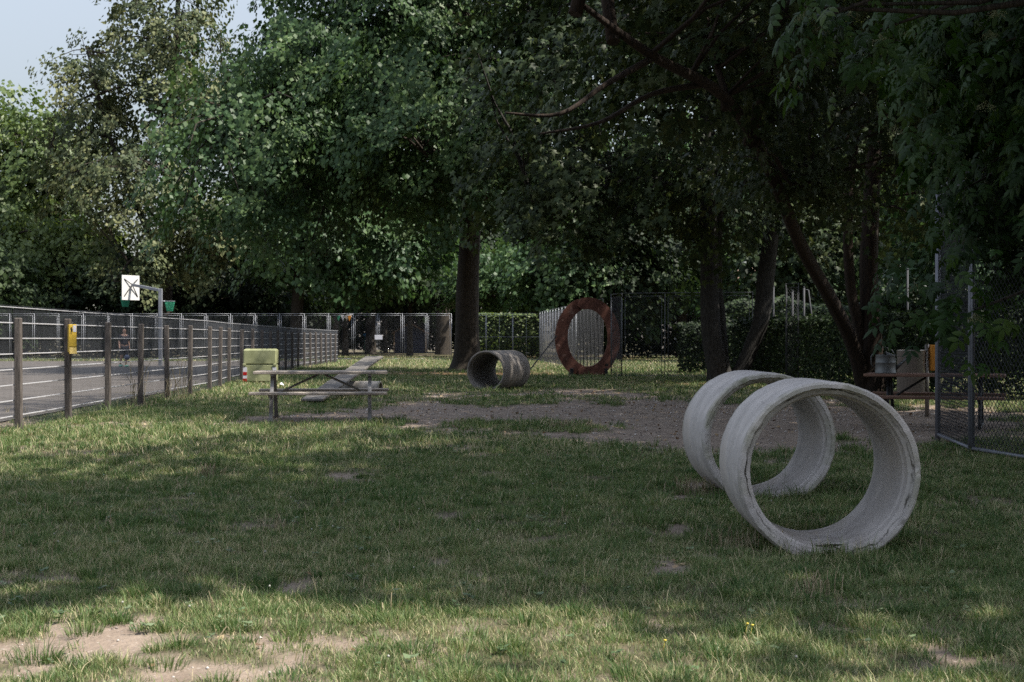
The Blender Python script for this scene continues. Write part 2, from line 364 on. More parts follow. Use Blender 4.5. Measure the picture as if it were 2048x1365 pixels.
a1 = N.new("ShaderNodeAttribute"); a1.attribute_name = 'tint'; a2 = N.new("ShaderNodeAttribute"); a2.attribute_name = 'litter'
c = gm(a1.outputs['Fac'], turf, soil); c = gm(a2.outputs['Fac'], c, lit_); L.new(c, b.inputs['Base Color'])
bp = N.new("ShaderNodeBump"); bp.inputs['Strength'].default_value = .7; bp.inputs['Distance'].default_value = .025
L.new(gn(35, 8), bp.inputs['Height']); L.new(bp.outputs[0], b.inputs['Normal'])
ground = npmesh('ground', np.stack([gx, gy, gz], -1).reshape(-1, 3), q, M_ground, tint=np.clip(dm * 1.3, 0, 1).ravel(), smooth=True)
at = ground.data.attributes.new('litter', 'FLOAT', 'POINT'); at.data.foreach_set('value', litter(gx, gy).ravel().astype(np.float32))
tag(ground, kind='structure')

# fence line of the ball court, as (X, depth)
FL = [(-6.60, 13.0), (-6.85, 19.5), (-7.36, 34.2), (-7.85, 39.0), (-9.07, 59.7), (-9.42, 76.8)]
mb = MB(); cl = [(x - .7, y, .012) for x, y in FL]; cl[0] = (cl[0][0], 10, .012); cl[-1] = (cl[-1][0], 78, .012)
vs = cl + [(-60, y, .012) for _, y, _ in cl]; n = len(cl)
mb.add([(v[0], v[1], .02) for v in vs] , [(i, i + 1, n + i + 1, n + i) for i in range(n - 1)])
tag(mb.build('ball_court', M_asph), kind='structure')

# ------------------------------------------------------------------ grass (real blades)
M_grass = leafmat('grass_blades', (.046, .095, .028), (.145, .19, .068), (.50, .42, .27), trans=.25, rough=.5, spec=.22)
def court(x, y):
    fx = np.interp(y, [p[1] for p in FL], [p[0] for p in FL]); return (x < fx - .55) & (y < 78.3) & (y > 10)
RINGS = []
def grass_zone(rng, n, d0, d1, hgt, wid, half=.40, blades=8, spread=.05):
    y = np.sqrt(rng.uniform(d0 ** 2, d1 ** 2, n)); x = rng.uniform(-1, 1, n) * (half * y + 1.0)
    lush = fbm(x * .9, y * .7, 77) * .5 + fbm(x * 4, y * 4, 78) * .5; dd = dirt(x, y); ll = litter(x, y)
    keep = (rng.random(n) < (1 - dd * 1.35) * np.clip(2.6 * lush - .55, .1, 1) * (1 - .85 * ll)) & ~court(x, y)
    for (cx, cy, hw) in RINGS: keep &= ~((np.abs(x - cx) < .14) & (np.abs(y - cy) < hw))
    x, y, lush, dd = x[keep], y[keep], lush[keep], dd[keep]; m = len(x)
    big = (rng.random(m) < .04) * rng.uniform(.3, 1.0, m)
    bx = np.repeat(x, blades) + rng.normal(0, 1, m * blades) * spread * np.repeat(1 + big, blades)
    by = np.repeat(y, blades) + rng.normal(0, 1, m * blades) * spread * np.repeat(1 + big, blades)
    k = len(bx)
    h = hgt * rng.lognormal(-.1, .35, k) * (.45 + .95 * np.repeat(lush, blades)) * np.repeat(1 + big * .9, blades) * (1 - .4 * np.repeat(dd, blades))
    az = rng.uniform(0, 2 * np.pi, k); lean = rng.uniform(.15, 1.1, k) * h; rot = az + rng.normal(0, .7, k) + np.pi / 2
    z = height(bx, by) * np.clip((90 - by) / 30, 0, 1) - .012
    ww = wid * rng.uniform(.6, 1.3, k); ux, uy = np.cos(rot) * ww, np.sin(rot) * ww; lx, ly = np.cos(az) * lean, np.sin(az) * lean
    V = np.empty((k, 5, 3)); V[:, 0] = np.stack([bx - ux, by - uy, z], 1); V[:, 1] = np.stack([bx + ux, by + uy, z], 1)
    V[:, 2] = np.stack([bx - ux * .8 + lx * .35, by - uy * .8 + ly * .35, z + h * .6], 1); V[:, 3] = np.stack([bx + ux * .8 + lx * .35, by + uy * .8 + ly * .35, z + h * .6], 1)
    V[:, 4] = np.stack([bx + lx, by + ly, z + h], 1)
    T = (np.array([[0, 1, 3], [0, 3, 2], [2, 3, 4]])[None] + 5 * np.arange(k)[:, None, None]).reshape(-1, 3)
    dry = np.repeat(np.clip((fbm(x * .6 + 9, y * .5, 31) - .40) * 1.7, 0, .6) + dd * .45, blades)
    tf = np.repeat(rng.normal(0, .13, m), blades)
    t = np.clip(np.where(rng.random(k) < .13 + dry * .5 + tf * .5, rng.uniform(.6, 1, k), rng.uniform(.05, .62, k) + tf * 1.5), 0, 1)
    return V.reshape(-1, 3), T, np.repeat(t, 5)
def tussocks(rng, n, d0, d1, per, hgt, wid, half=.40):
    y = np.sqrt(rng.uniform(d0 ** 2, d1 ** 2, n)); x = rng.uniform(-1, 1, n) * (half * y + 1); dd = dirt(x, y)
    keep = (rng.random(n) < 1.1 - dd * np.where(y > 13, 1.12, .90)) & ~court(x, y) & (rng.random(n) > litter(x, y) * .9)
    for (cx, cy, hw) in RINGS: keep &= ~((np.abs(x - cx) < .22) & (np.abs(y - cy) < hw + .05))
    x, y = x[keep], y[keep]; m = len(x); rad = rng.uniform(.03, .10, m) * (1 + .02 * y); hh = hgt * rng.lognormal(0, .3, m); tn = rng.normal(.18, .16, m)
    rp = lambda a: np.repeat(a, per)
    k = m * per; a = rng.uniform(0, 6.28, k); q_ = np.sqrt(rng.random(k)); bx = rp(x) + np.cos(a) * q_ * rp(rad) * 1.15; by = rp(y) + np.sin(a) * q_ * rp(rad) * .95
    h = rp(hh) * (1 - .45 * q_ ** 2) * rng.lognormal(-.1, .25, k); ln = h * (.15 + .75 * q_) * rng.uniform(.6, 1.4, k); a2 = a + rng.normal(0, .45, k); lx, ly = np.cos(a2) * ln, np.sin(a2) * ln
    rot = rng.uniform(0, 6.28, k); w_ = wid * rng.uniform(.6, 1.3, k); ux, uy = np.cos(rot) * w_, np.sin(rot) * w_; z = height(bx, by) * np.clip((90 - by) / 30, 0, 1) - .012
    V = np.stack([np.stack(v, 1) for v in ((bx - ux, by - uy, z), (bx + ux, by + uy, z), (bx - ux * .8 + lx * .35, by - uy * .8 + ly * .35, z + h * .62), (bx + ux * .8 + lx * .35, by + uy * .8 + ly * .35, z + h * .62), (bx + lx, by + ly, z + h * .95))], 1)
    T = (np.array([[0, 1, 3], [0, 3, 2], [2, 3, 4]])[None] + 5 * np.arange(k)[:, None, None]).reshape(-1, 3)
    t = np.clip(np.where(rng.random(k) < .08 + .25 * (rp(tn) > .36), rng.uniform(.6, .95, k), rp(tn) + rng.normal(0, .08, k)), 0, 1)
    return V.reshape(-1, 3), T, np.repeat(t, 5)
def merge(parts):
    V, T, t = [], [], []; o = 0
    for a, b_, c_ in parts: V.append(a); T.append(b_ + o); t.append(c_); o += len(a)
    return np.concatenate(V), np.concatenate(T), np.concatenate(t)
g = np.random.default_rng(5)
for (px, py, dd_) in ((1660, 947, 8.2), (1540, 880, 11.1)): RINGS.append((P(px, dd_), dd_ + .48, .5))
parts = [grass_zone(g, 90000, 4.2, 9, .034, .0016, blades=8, spread=.028), grass_zone(g, 88000, 9, 15, .036, .0023, blades=7, spread=.035),
         grass_zone(g, 85000, 15, 26, .052, .0038, blades=5, spread=.05), grass_zone(g, 60000, 26, 48, .062, .007, blades=5, spread=.09), grass_zone(g, 42000, 48, 100, .09, .014, blades=4, spread=.2)]
parts += [tussocks(g, 1300, 4.9, 9, 130, .056, .0016), tussocks(g, 2600, 9, 15, 90, .066, .0023), tussocks(g, 5000, 15, 28, 38, .085, .004), tussocks(g, 6000, 28, 60, 16, .10, .009)]
def tufts(rng, pts_, hgt, wid, blades=16):
    x = np.repeat([p[0] for p in pts_], blades) + rng.normal(0, .022, len(pts_) * blades); y = np.repeat([p[1] for p in pts_], blades) + rng.normal(0, .022, len(pts_) * blades); k = len(x)
    h = hgt * rng.lognormal(-.1, .4, k); az = rng.uniform(0, 6.28, k); ln = rng.uniform(.1, .8, k) * h; lx, ly = np.cos(az) * ln, np.sin(az) * ln; rot = az + 1.57; ux, uy = np.cos(rot) * wid, np.sin(rot) * wid; z = np.full(k, -.01)
    V = np.stack([np.stack(q_, 1) for q_ in ((x - ux, y - uy, z), (x + ux, y + uy, z), (x - ux * .8 + lx * .35, y - uy * .8 + ly * .35, z + h * .6), (x + ux * .8 + lx * .35, y + uy * .8 + ly * .35, z + h * .6), (x + lx, y + ly, z + h))], 1)
    T = (np.array([[0, 1, 3], [0, 3, 2], [2, 3, 4]])[None] + 5 * np.arange(k)[:, None, None]).reshape(-1, 3)
    return V.reshape(-1, 3), T, np.repeat(np.where(rng.random(k) < .25, rng.uniform(.6, 1, k), rng.uniform(0, .5, k)), 5)
tp = []
for cx, cy, L_ in ((1.835, 8.2, .94), (2.016, 11.1, 1.0), (-.62, 34.5, 1.7)):
    for i in range(46): tp.append((cx + g.uniform(-.34, .34), cy - .05 - abs(g.normal(0, .05))))
    for sgn in (-1, 1):
        for i in range(34): tp.append((cx + sgn * g.uniform(.20, .36), cy + g.uniform(0, L_)))
    for i in range(14): tp.append((cx + g.uniform(-.3, .3), cy + L_ + .06 + abs(g.normal(0, .04))))
parts.append(tufts(g, tp, .075, .0017))
V, T, t = merge(parts)
tag(npmesh('grass', V, T, M_grass, tint=t), kind='stuff')

# ------------------------------------------------------------------ foliage tools
def nrm(a): return a / (np.linalg.norm(a, axis=-1, keepdims=True) + 1e-9)
TPL = {
 'lime': (np.array([[0, 0, 0], [-.42, .38, -.10], [0, 1, -.12], [.42, .38, -.10]]), np.array([[0, 2, 1], [0, 3, 2]])),
 'maple': (np.array([[0, 0, 0], [-.34, .02, -.05], [-.22, .22, 0], [-.58, .48, -.12], [-.18, .52, 0], [0, 1, -.12], [.18, .52, 0], [.58, .48, -.12], [.22, .22, 0], [.34, .02, -.05]]),
           np.array([[0, 2, 1], [0, 4, 2], [2, 4, 3], [0, 6, 4], [4, 6, 5], [0, 8, 6], [6, 8, 7], [0, 9, 8]])),
}
def elder_tpl():
    V, T = [], []
    def leaf(o, ang, s, dr):
        k = len(V); c, sn = math.cos(ang), math.sin(ang)
        for (x, y, z) in ((0, 0, 0), (-.23, .35, -.03), (-.17, .7, -.09), (0, 1, -.2), (.17, .7, -.09), (.23, .35, -.03), (0, .5, .02)):
            x, y = x * s, y * s; V.append((o[0] + x * c - y * sn, o[1] + x * sn + y * c, o[2] + z * s - dr * y))
        for a_, b_ in ((0, 1), (1, 2), (2, 3), (3, 4), (4, 5), (5, 0)): T.append((k + a_, k + b_, k + 6))
    leaf((0, .55, -.03), 0, .55, .15)
    for y in (.2, .48):
        leaf((0, y, -.01), 1.05, .46, .2); leaf((0, y, -.01), -1.05, .46, .2)
    k = len(V); V.extend([(-.008, 0, 0), (.008, 0, 0), (0, .6, -.03)]); T.append((k, k + 1, k + 2))
    return np.array(V), np.array(T)
TPL['elder'] = elder_tpl()
def place(tpl, pos, nor, fwd, size, tint):
    V0, T0 = TPL[tpl]; n = len(pos); u = nrm(np.cross(fwd, nor)); f = np.cross(nor, u); s = size[:, None]
    V = pos[:, None] + s[:, None] * (V0[None, :, 0:1] * u[:, None] + V0[None, :, 1:2] * f[:, None] + V0[None, :, 2:3] * nor[:, None])
    T = (T0[None] + len(V0) * np.arange(n)[:, None, None]).reshape(-1, 3)
    return V.reshape(-1, 3), T, np.repeat(tint, len(V0))
def clusters(rng, envs, n, shell=.45):
    w = np.array([e[3] * e[4] * e[5] for e in envs]) ** .8; w /= w.sum(); E = np.array(envs)[rng.choice(len(envs), n, p=w)]
    d = nrm(rng.normal(size=(n, 3))); r = rng.random(n) ** shell
    c = E[:, :3] + d * E[:, 3:6] * r[:, None] * (.9 + .2 * rng.random((n, 1)))
    return c, nrm(d / E[:, 3:6])
def sprays(rng, C, O, per, cr, size, tpl, droop=.35, flat=.35, up=.9, tone=.5):
    """each cluster: a flattened, drooping spray of leaves fanning outward"""
    n = len(C); N_ = n * per; R_ = cr * rng.uniform(.55, 1.35, n)
    hor = O * np.array([1, 1, 0]) + rng.normal(0, .35, (n, 3)) * np.array([1, 1, 0]); hor = nrm(hor)
    tilt = rng.uniform(-.1, .55, n) + droop * .5; out = nrm(hor * np.cos(tilt)[:, None] - np.array([0, 0, 1]) * np.sin(tilt)[:, None])
    side = np.cross(out, [0, 0, 1]); side = nrm(side); nup = np.cross(side, out)
    a = rng.uniform(-1, 1, (n, per)); a = a * rng.uniform(.5, 1, (n, per)); t = rng.random((n, per)) ** .75 * 1.7 - .7
    wdt = (1 - np.clip(t, -.7, 1) ** 2) ** .5; b_ = rng.normal(0, 1, (n, per)) * flat * (.6 + .4 * wdt)
    Rr = R_[:, None, None]
    pos = C[:, None] + Rr * (out[:, None] * t[..., None] + side[:, None] * (a * wdt)[..., None] + nup[:, None] * b_[..., None])
    pos[..., 2] -= (droop * .6 * np.clip(t, 0, 1) ** 2 + .15 * a ** 2) * R_[:, None]
    pos = pos.reshape(-1, 3)
    o = np.repeat(out, per, 0); nu = np.repeat(nup, per, 0)
    nor = nrm(nu * up + o * .55 + rng.normal(0, .42, (N_, 3))); nor[:, 2] = np.abs(nor[:, 2]) * .9 + .05; nor = nrm(nor)
    fwd = nrm(o + rng.normal(0, .6, (N_, 3)) - np.array([0, 0, .5]))
    tint = np.clip(tone + np.repeat(rng.normal(0, .16, n), per) + rng.normal(0, .16, N_), 0, 1)
    return place(tpl, pos, nor, fwd, size * rng.uniform(.65, 1.25, N_), tint)
def curve(p0, p1, sag=0, k=6, rng=None, j=0):
    p0, p1 = np.array(p0, float), np.array(p1, float); t = np.linspace(0, 1, k)[:, None]; q_ = p0 + (p1 - p0) * t
    q_[:, 2] += (np.sin(t[:, 0] * np.pi)) * sag
    if rng is not None and j: q_[1:-1] += rng.normal(0, j, (k - 2, 3))
    return q_
def trunk_tube(mbx, path, rad, n=14, flare=0, lump=.06, rng=None):
    """bark tube along a smoothed path, buttressed at the base"""
    pts = [Vector(p) for p in path]; out = []; rr_ = []
    for i in range(len(pts) - 1):
        a, b_, c_, d_ = pts[max(i - 1, 0)], pts[i], pts[i + 1], pts[min(i + 2, len(pts) - 1)]
        for k in range(5):
            t = k / 5; out.append(.5 * ((2 * b_) + (c_ - a) * t + (2 * a - 5 * b_ + 4 * c_ - d_) * t * t + (3 * b_ - a - 3 * c_ + d_) * t ** 3)); rr_.append(rad[i] * (1 - t) + rad[i + 1] * t)
    out.append(pts[-1]); rr_.append(rad[-1])
    o = len(mbx.v); mbx.tube(out, rr_, n)
    ph = random.random() * 6
    for i in range(len(out)):
        for j in range(n):
            idx = o + i * n + j; v = Vector(mbx.v[idx]); c_ = out[i]; a = 2 * math.pi * j / n
            f = 1 + lump * math.sin(3 * a + ph + i * .3) + lump * .7 * math.sin(5 * a - i * .5)
            if flare:
                hh = max(0, v.z - out[0].z); f *= 1 + flare * math.exp(-hh * 2.2) * (1 + .45 * math.sin(5 * a + ph))
            mbx.v[idx] = tuple(c_ + (v - c_) * f)
def tree(name, label, cat, base, h, r0, envs, ncl, per, cr, size, leafm, bark=None, tpl='lime', seed=1, trunks=None, droop=.35, tone=.5,
         group=None, nl=10, flat=.3, shell=.45, flare=.35, up=.9, limb_z=.3, tw=.5, extra=None, lump=.06):
    rng = np.random.default_rng(seed); bx, by = base; bark = bark or M_bark
    root = empty(name, (bx, by, 0), 0, label, cat, group)
    envs = [(e[0] - bx, e[1] - by, *e[2:]) for e in envs]
    C, O = clusters(rng, envs, ncl, shell); ok = C[:, 2] > .5; C, O = C[ok], O[ok]
    if extra is not None:
        ex = np.array(extra, float); ex[:, 0] -= bx; ex[:, 1] -= by; C = np.concatenate([C, ex[:, :3]]); O = np.concatenate([O, nrm(ex[:, 3:6])])
    V, T, t = sprays(rng, C, O, per, cr, size, tpl, droop, flat, up, tone)
    npmesh('crown', V, T, leafm, root, t)
    mb = MB(); pts = []
    if trunks is None:
        top = np.average([e[:3] for e in envs], axis=0, weights=[e[3] * e[5] for e in envs]); top[2] = h
        trunks = [([(0, 0, -.15), (0, 0, h * .12), (top[0] * .12, top[1] * .12, h * .35), (top[0] * .4, top[1] * .4, h * .65), (top[0] * .8, top[1] * .8, h)], [r0 * 1.05, r0, r0 * .86, r0 * .55, r0 * .14])]
    for k, (path, rad) in enumerate(trunks):
        trunk_tube(mb, path, rad, flare=flare if k == 0 else flare * .3, lump=lump); pts += [np.array(p) for p in path[1:]]
        for a, b_ in zip(path[1:-1], path[2:]): pts += [np.array(a) * .5 + np.array(b_) * .5]
    mb.build('trunk', bark, root)
    mb = MB(); ends = []; pz = [p for p in pts if p[2] > h * limb_z] or pts[-2:]
    for i in range(nl):                                     # limbs
        c = C[rng.integers(len(C))]; p = min(pz, key=lambda q_: np.linalg.norm((q_ - c) * np.array([1, 1, 1.6])) + rng.random() * 2)
        p = np.array(p) - np.array([0, 0, .2]); L_ = np.linalg.norm(c - p); q_ = curve(p, c, L_ * .10, 7, rng, L_ * .03); r_ = min(r0 * .42, .03 + L_ * .020)
        mb.tube(q_, list(np.linspace(r_, r_ * .25, 7)), 7); ends += list(q_[2:])
    ends += pz; E = np.array(ends)
    for i in rng.permutation(len(C))[:int(len(C) * tw)]:     # twigs to the sprays
        c = C[i]; k = np.argmin(np.linalg.norm(E - c, axis=1)); L_ = np.linalg.norm(c - E[k])
        if L_ > .3: mb.tube(curve(E[k], c, L_ * .08, 4, rng, L_ * .04), [.012 + L_ * .012, .01 + L_ * .009, .012 + L_ * .004, .006 + L_ * .002], 4, caps=False)
    mb.build('branches', bark, root)
    return root

ML_linden = leafmat('linden_leaves', (.022, .050, .018), (.043, .083, .029), (.088, .138, .044), .28, .5, .25)
ML_olive = leafmat('flowering_linden_leaves', (.034, .050, .024), (.062, .082, .036), (.17, .175, .078), .25, .6, .25)
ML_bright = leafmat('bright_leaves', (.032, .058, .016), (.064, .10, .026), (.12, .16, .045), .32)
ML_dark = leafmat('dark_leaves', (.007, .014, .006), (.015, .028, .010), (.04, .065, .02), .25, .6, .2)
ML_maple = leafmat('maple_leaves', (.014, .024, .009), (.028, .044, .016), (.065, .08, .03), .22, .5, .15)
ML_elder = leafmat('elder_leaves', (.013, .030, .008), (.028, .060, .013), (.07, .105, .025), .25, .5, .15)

# ------------------------------------------------------------------ trees
tree('linden_tree', 'huge green linden with the thick dark trunk standing behind the grey pipe', 'tree', TREE0, 22, .47,
     [(-3.9, 54, 13, 5.7, 6.5, 8.5), (-9.0, 51.5, 8.0, 3.9, 5, 3.6), (-7.2, 53, 10.8, 3.8, 4.5, 3.4), (-3.2, 49.5, 9.0, 5.2, 4, 3.0), (1.6, 53, 13.5, 5.6, 4, 8.5), (-2.5, 56, 21, 5.5, 5, 4.5)],
     1350, 125, 1.2, .195, ML_linden, seed=3, droop=.75, nl=22, flat=.13, flare=.75, limb_z=.25, tone=.5, lump=.05,
     trunks=[([(0, 0, -.2), (.0, 0, 1), (.02, 0, 3.2), (.1, 0, 6.8), (-.2, 0, 12), (-.8, 0, 21)], [.50, .47, .44, .38, .28, .06])])
tree('linden_tree', 'green tree with its dark trunk behind the far fence, left of the big linden', 'tree', (P(593, 90), 90), 17, .40,
     [(-12.5, 90, 9.5, 5.5, 5, 5.0), (-10, 88, 7.2, 6, 4, 3.2)], 420, 60, 1.3, .36, ML_linden, seed=4, droop=.5, nl=12, tone=.45)
tree('flowering_linden', 'tall loose olive-green tree in flower behind the basketball backboard', 'tree', (-22.5, 92), 25, .45,
     [(-22.2, 92, 20, 4.6, 4.5, 8), (-27.6, 92, 16.5, 2.8, 3, 5.2), (-19, 92, 16, 2.4, 3, 4), (-24, 90, 11, 6.0, 4, 4.0), (-18, 89, 8, 4.5, 3, 3.2), (-23, 88.5, 6.2, 3.0, 2.4, 2.0)],
     480, 74, 1.1, .28, ML_olive, seed=13, droop=.45, nl=22, tone=.55, flat=.34, tw=.9,
     trunks=[([(0, 0, -.2), (0, 0, 2), (.2, 0, 8), (.4, 0, 14), (.8, 0, 20), (1, 0, 27)], [.5, .45, .38, .3, .2, .06]), ([(0, 0, 6), (-1.6, 0, 9.5), (-3.6, 0, 14.5), (-5, 0, 20)], [.25, .2, .14, .05])])
tree('leafy_tree', 'bright green tree at the left edge behind the court', 'tree', (-37, 104), 17, .4,
     [(-38, 104, 13.3, 7.0, 5, 7.2), (-33, 101, 12.8, 3.2, 4, 5.4), (-34, 99, 7, 5, 4, 4)], 480, 60, 1.25, .38, ML_bright, seed=21, droop=.3, nl=12, tone=.5)
tree('leafy_tree', 'low yellow-green tree between the left edge and the flowering linden', 'tree', (-31.5, 96), 8.5, .25,
     [(-32.5, 96, 6.2, 3.8, 3, 3.4), (-29, 96.5, 7.5, 2.2, 2.5, 3.0)], 200, 60, 1.1, .32, ML_bright, seed=22, droop=.6, nl=8, tone=.7)
tree('dark_tree', 'low dark tree under the flowering linden, behind the court fence', 'tree', (-25, 95), 7, .3,
     [(-26, 96, 4.2, 6, 2.5, 3.8), (-18, 96, 4.5, 5, 2.5, 3.6)], 380, 60, 1.0, .34, ML_dark, seed=23, droop=.3, nl=6, tone=.45)
tree('dark_tree', 'grey-green shrubby tree above the fence at the far left edge', 'tree', (-34.5, 90), 7, .2,
     [(-34, 90, 3.9, 4.2, 2.4, 3.6)], 200, 60, .9, .32, ML_dark, seed=24, droop=.4, nl=6, tone=.8)
tree('forked_maple', 'dark maple with forked trunks rising behind the concrete rings', 'tree', (P(1445, 41), 41), 14, .30,
     [(4.2, 41, 9.8, 6.4, 5.5, 6.0), (9.5, 42, 8.5, 5.5, 5, 4.4), (4.5, 44, 16, 7, 6, 5), (11, 45, 12.5, 5, 4.5, 4), (1.4, 40, 5.6, 2.8, 3, 2.3), (5.2, 38.5, 5.4, 2.8, 2.5, 1.7)],  # high lobe on the far right added to shade the red ring
     1050, 54, .9, .22, ML_maple, M_barkgrey, 'maple', seed=5, droop=.5, nl=16, limb_z=.3, tone=.45, flat=.26,
     trunks=[([(-.05, 0, -.2), (-.15, 0, .5), (-.32, 0, 1.5), (-.38, 0, 3.6), (-.45, .2, 8), (-.8, .4, 14)], [.36, .31, .27, .26, .2, .05]),
             ([(.1, .15, -.1), (.02, .2, .8), (-.02, .3, 1.9), (-.12, .4, 3.5), (.2, 1, 8)], [.22, .19, .16, .15, .07]),
             ([(.25, 0, -.1), (.55, 0, .35), (.85, 0, 1.1), (1.12, -.05, 1.9), (1.28, -.1, 3.4), (1.75, -.3, 7), (2.6, -.4, 11)], [.26, .22, .21, .24, .24, .16, .05])])
bx5, by5 = P(1745, 31.7), 31.7
tree('leaning_maple', 'dark reddish multi-stemmed maple leaning over the lawn, beside the right picnic table', 'tree', (bx5, by5), 13, .24,
     [(3.55, 21.5, 8.6, 3.9, 3.6, 3.6), (7.2, 27.5, 7.9, 4.6, 4.6, 4.2), (5.6, 25, 13, 7.5, 6.5, 5), (3.4, 24, 5.9, 2.4, 2.5, 1.5), (5.3, 26.5, 4.7, 1.9, 1.8, .9), (11, 32, 8, 4, 5, 4), (10.2, 30, 4.6, 1.6, 1.8, 1.5), (10.5, 22, 12, 6, 6, 3.2), (7.5, 34, 12, 5, 5, 4)],  # high crown lobes added for their shade on the path and grey pipe
     2100, 54, .76, .155, ML_maple, M_barkred, 'maple', seed=6, droop=.5, nl=16, limb_z=.3, tone=.5, flat=.26,
     trunks=[([(.0, 0, -.2), (0, 0, .6), (-.02, 0, 1.6), (-.05, .1, 3.2), (.2, .3, 7), (.5, .5, 12)], [.30, .25, .22, .2, .13, .04]),
             ([(-.12, 0, -.1), (-.5, -.3, 1.1), (P(1668, 30.5) - bx5, -1.2, Z(610, 30.5)), (P(1600, 28.5) - bx5, -3.2, Z(490, 28.5)), (P(1535, 25.5) - bx5, -6.2, Z(330, 25.5)), (P(1450, 22.5) - bx5, -9.2, Z(195, 22.5)),
               (P(1300, 20.5) - bx5, -11.2, Z(110, 20.5)), (P(1150, 19.5) - bx5, -12.2, Z(0, 19.5))], [.18, .16, .15, .13, .11, .09, .07, .03]),
             ([(-.1, .1, .5), (-.3, 0, 1.5), (-.55, -.2, 2.5), (-.6, -.3, 4.2), (-.2, 0, 7)], [.16, .13, .11, .1, .05]),
             ([(P(1300, 20.5) - bx5, -11.2, Z(120, 20.5)), (P(1210, 20) - bx5, -11.7, Z(170, 20)), (P(1120, 19.5) - bx5, -12.2, Z(228, 19.5)), (P(1010, 19.2) - bx5, -12.5, Z(226, 19.2))], [.05, .035, .025, .012]),
             ([(P(1400, 21.8) - bx5, -9.9, Z(170, 21.8)), (P(1300, 21) - bx5, -10.7, Z(190, 21)), (P(1200, 20.4) - bx5, -11.3, Z(245, 20.4)), (P(1080, 20) - bx5, -11.7, Z(268, 20))], [.05, .035, .025, .012])])
ex = [(P(px, d), d, Z(py, d), ox, -.4, -.2) for px, py, d, ox in ((1610, 15, 11.4, -1), (1640, 40, 11.5, -.6), (1700, 10, 11.8, -.6), (1760, 60, 12.2, -.5), (1900, 600, 13.6, -.5), (1950, 620, 13.2, 0), (1830, 560, 13.8, -1))]
tree('elder_tree', 'dark elder with drooping leaves and flower clusters over the right chain-link fence', 'tree', (6.9, 14.6), 6, .13,
     [(5.9, 14.4, 4.2, 1.95, 1.9, 2.4), (6.3, 13.0, 4.6, 1.9, 1.6, 2.3), (7.2, 14.8, 3.4, 1.4, 1.6, 2.4)],
     1000, 24, .40, .225, ML_elder, M_bark, 'elder', seed=9, droop=.7, nl=12, limb_z=.1, tone=.45, flat=.5, up=.8, tw=.7, extra=ex,
     trunks=[([(0, 0, -.1), (-.1, 0, .8), (-.3, 0, 2), (-.7, -.2, 3.6), (-1.3, -.5, 6)], [.13, .11, .09, .06, .02]), ([(.1, .1, -.1), (.3, -.2, 1), (.1, -.8, 2.4), (-.5, -1.6, 4)], [.09, .08, .06, .02])])
elder = [o for o in sc.objects if o.name == 'elder_tree'][0]
rng = np.random.default_rng(12); C, O = clusters(rng, [(5.9 - 6.9, 14.2 - 14.6, 4.4, 2.2, 2.1, 2.6), (5.3 - 6.9, 12.2 - 14.6, 4.6, 1.7, 1.5, 1.6)], 120, .2)
C = np.concatenate([C, np.array([(e[0] - 6.9, e[1] - 14.6, e[2] - .03) for e in ex[:9]])])
q0 = []; q1 = []; V_ = []; T_ = []; o_ = 0
for c in C:                                             # umbels: thin stalks ending in tiny buds
    k = 90; a = rng.uniform(0, 6.28, k); r_ = np.sqrt(rng.random(k)) * .085; tip = c + np.stack([np.cos(a) * r_, np.sin(a) * r_, -.06 + .05 * rng.random(k) - r_ * .5], 1)
    for t_ in tip:
        s = .0045; vv = [(s, 0, 0), (-s, 0, 0), (0, s, 0), (0, -s, 0), (0, 0, s), (0, 0, -s)]; V_ += [tuple(t_ + np.array(x)) for x in vv]
        T_ += [(o_ + i, o_ + j, o_ + l) for i, j, l in ((0, 2, 4), (2, 1, 4), (1, 3, 4), (3, 0, 4), (2, 0, 5), (1, 2, 5), (3, 1, 5), (0, 3, 5))]; o_ += 6
    q0 += [c] * 6; q1 += list(tip[:6])
bV, bT = bars(q0, q1, .0008)
npmesh('flower_clusters', np.concatenate([np.array(V_), bV]), np.concatenate([np.array(T_), bT + len(V_)]), M_berry, elder)

# trees beside the camera whose shade falls on the lawn
tree('shade_tree', 'broad tree beyond the right fence, its shade on the middle of the lawn', 'tree', (14.5, 13), 16, .4,
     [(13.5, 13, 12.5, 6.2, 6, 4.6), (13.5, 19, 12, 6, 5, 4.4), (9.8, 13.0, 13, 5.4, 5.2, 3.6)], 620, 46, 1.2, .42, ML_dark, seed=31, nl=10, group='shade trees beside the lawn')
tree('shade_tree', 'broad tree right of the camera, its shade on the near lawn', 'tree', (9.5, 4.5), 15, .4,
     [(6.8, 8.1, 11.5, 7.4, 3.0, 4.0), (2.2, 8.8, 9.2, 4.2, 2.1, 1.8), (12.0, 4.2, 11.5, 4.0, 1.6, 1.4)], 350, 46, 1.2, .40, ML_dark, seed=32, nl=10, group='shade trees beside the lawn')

for i, (x, y, h_, rr_, lb) in enumerate([(-26, -22, 13, 8, 'behind the camera on the left'), (-9, -26, 13, 8.5, 'behind the camera, left of centre'), (8, -25, 13, 8.5, 'straight behind the camera'), (24, -18, 14, 8.5, 'behind the camera on the right'), (27, 2, 15, 8, 'far right of the camera')]):  # unseen trees added to block low sky light on camera-facing surfaces
    tree('shade_tree', 'unseen broad dark tree added to block low skylight ' + lb, 'tree', (x, y), h_, .4, [(x, y, h_ * .6, rr_, 5, h_ * .42)], 260, 40, 1.5, .6, ML_dark, seed=150 + i, nl=6, group='shade trees beside the lawn', tw=.1)

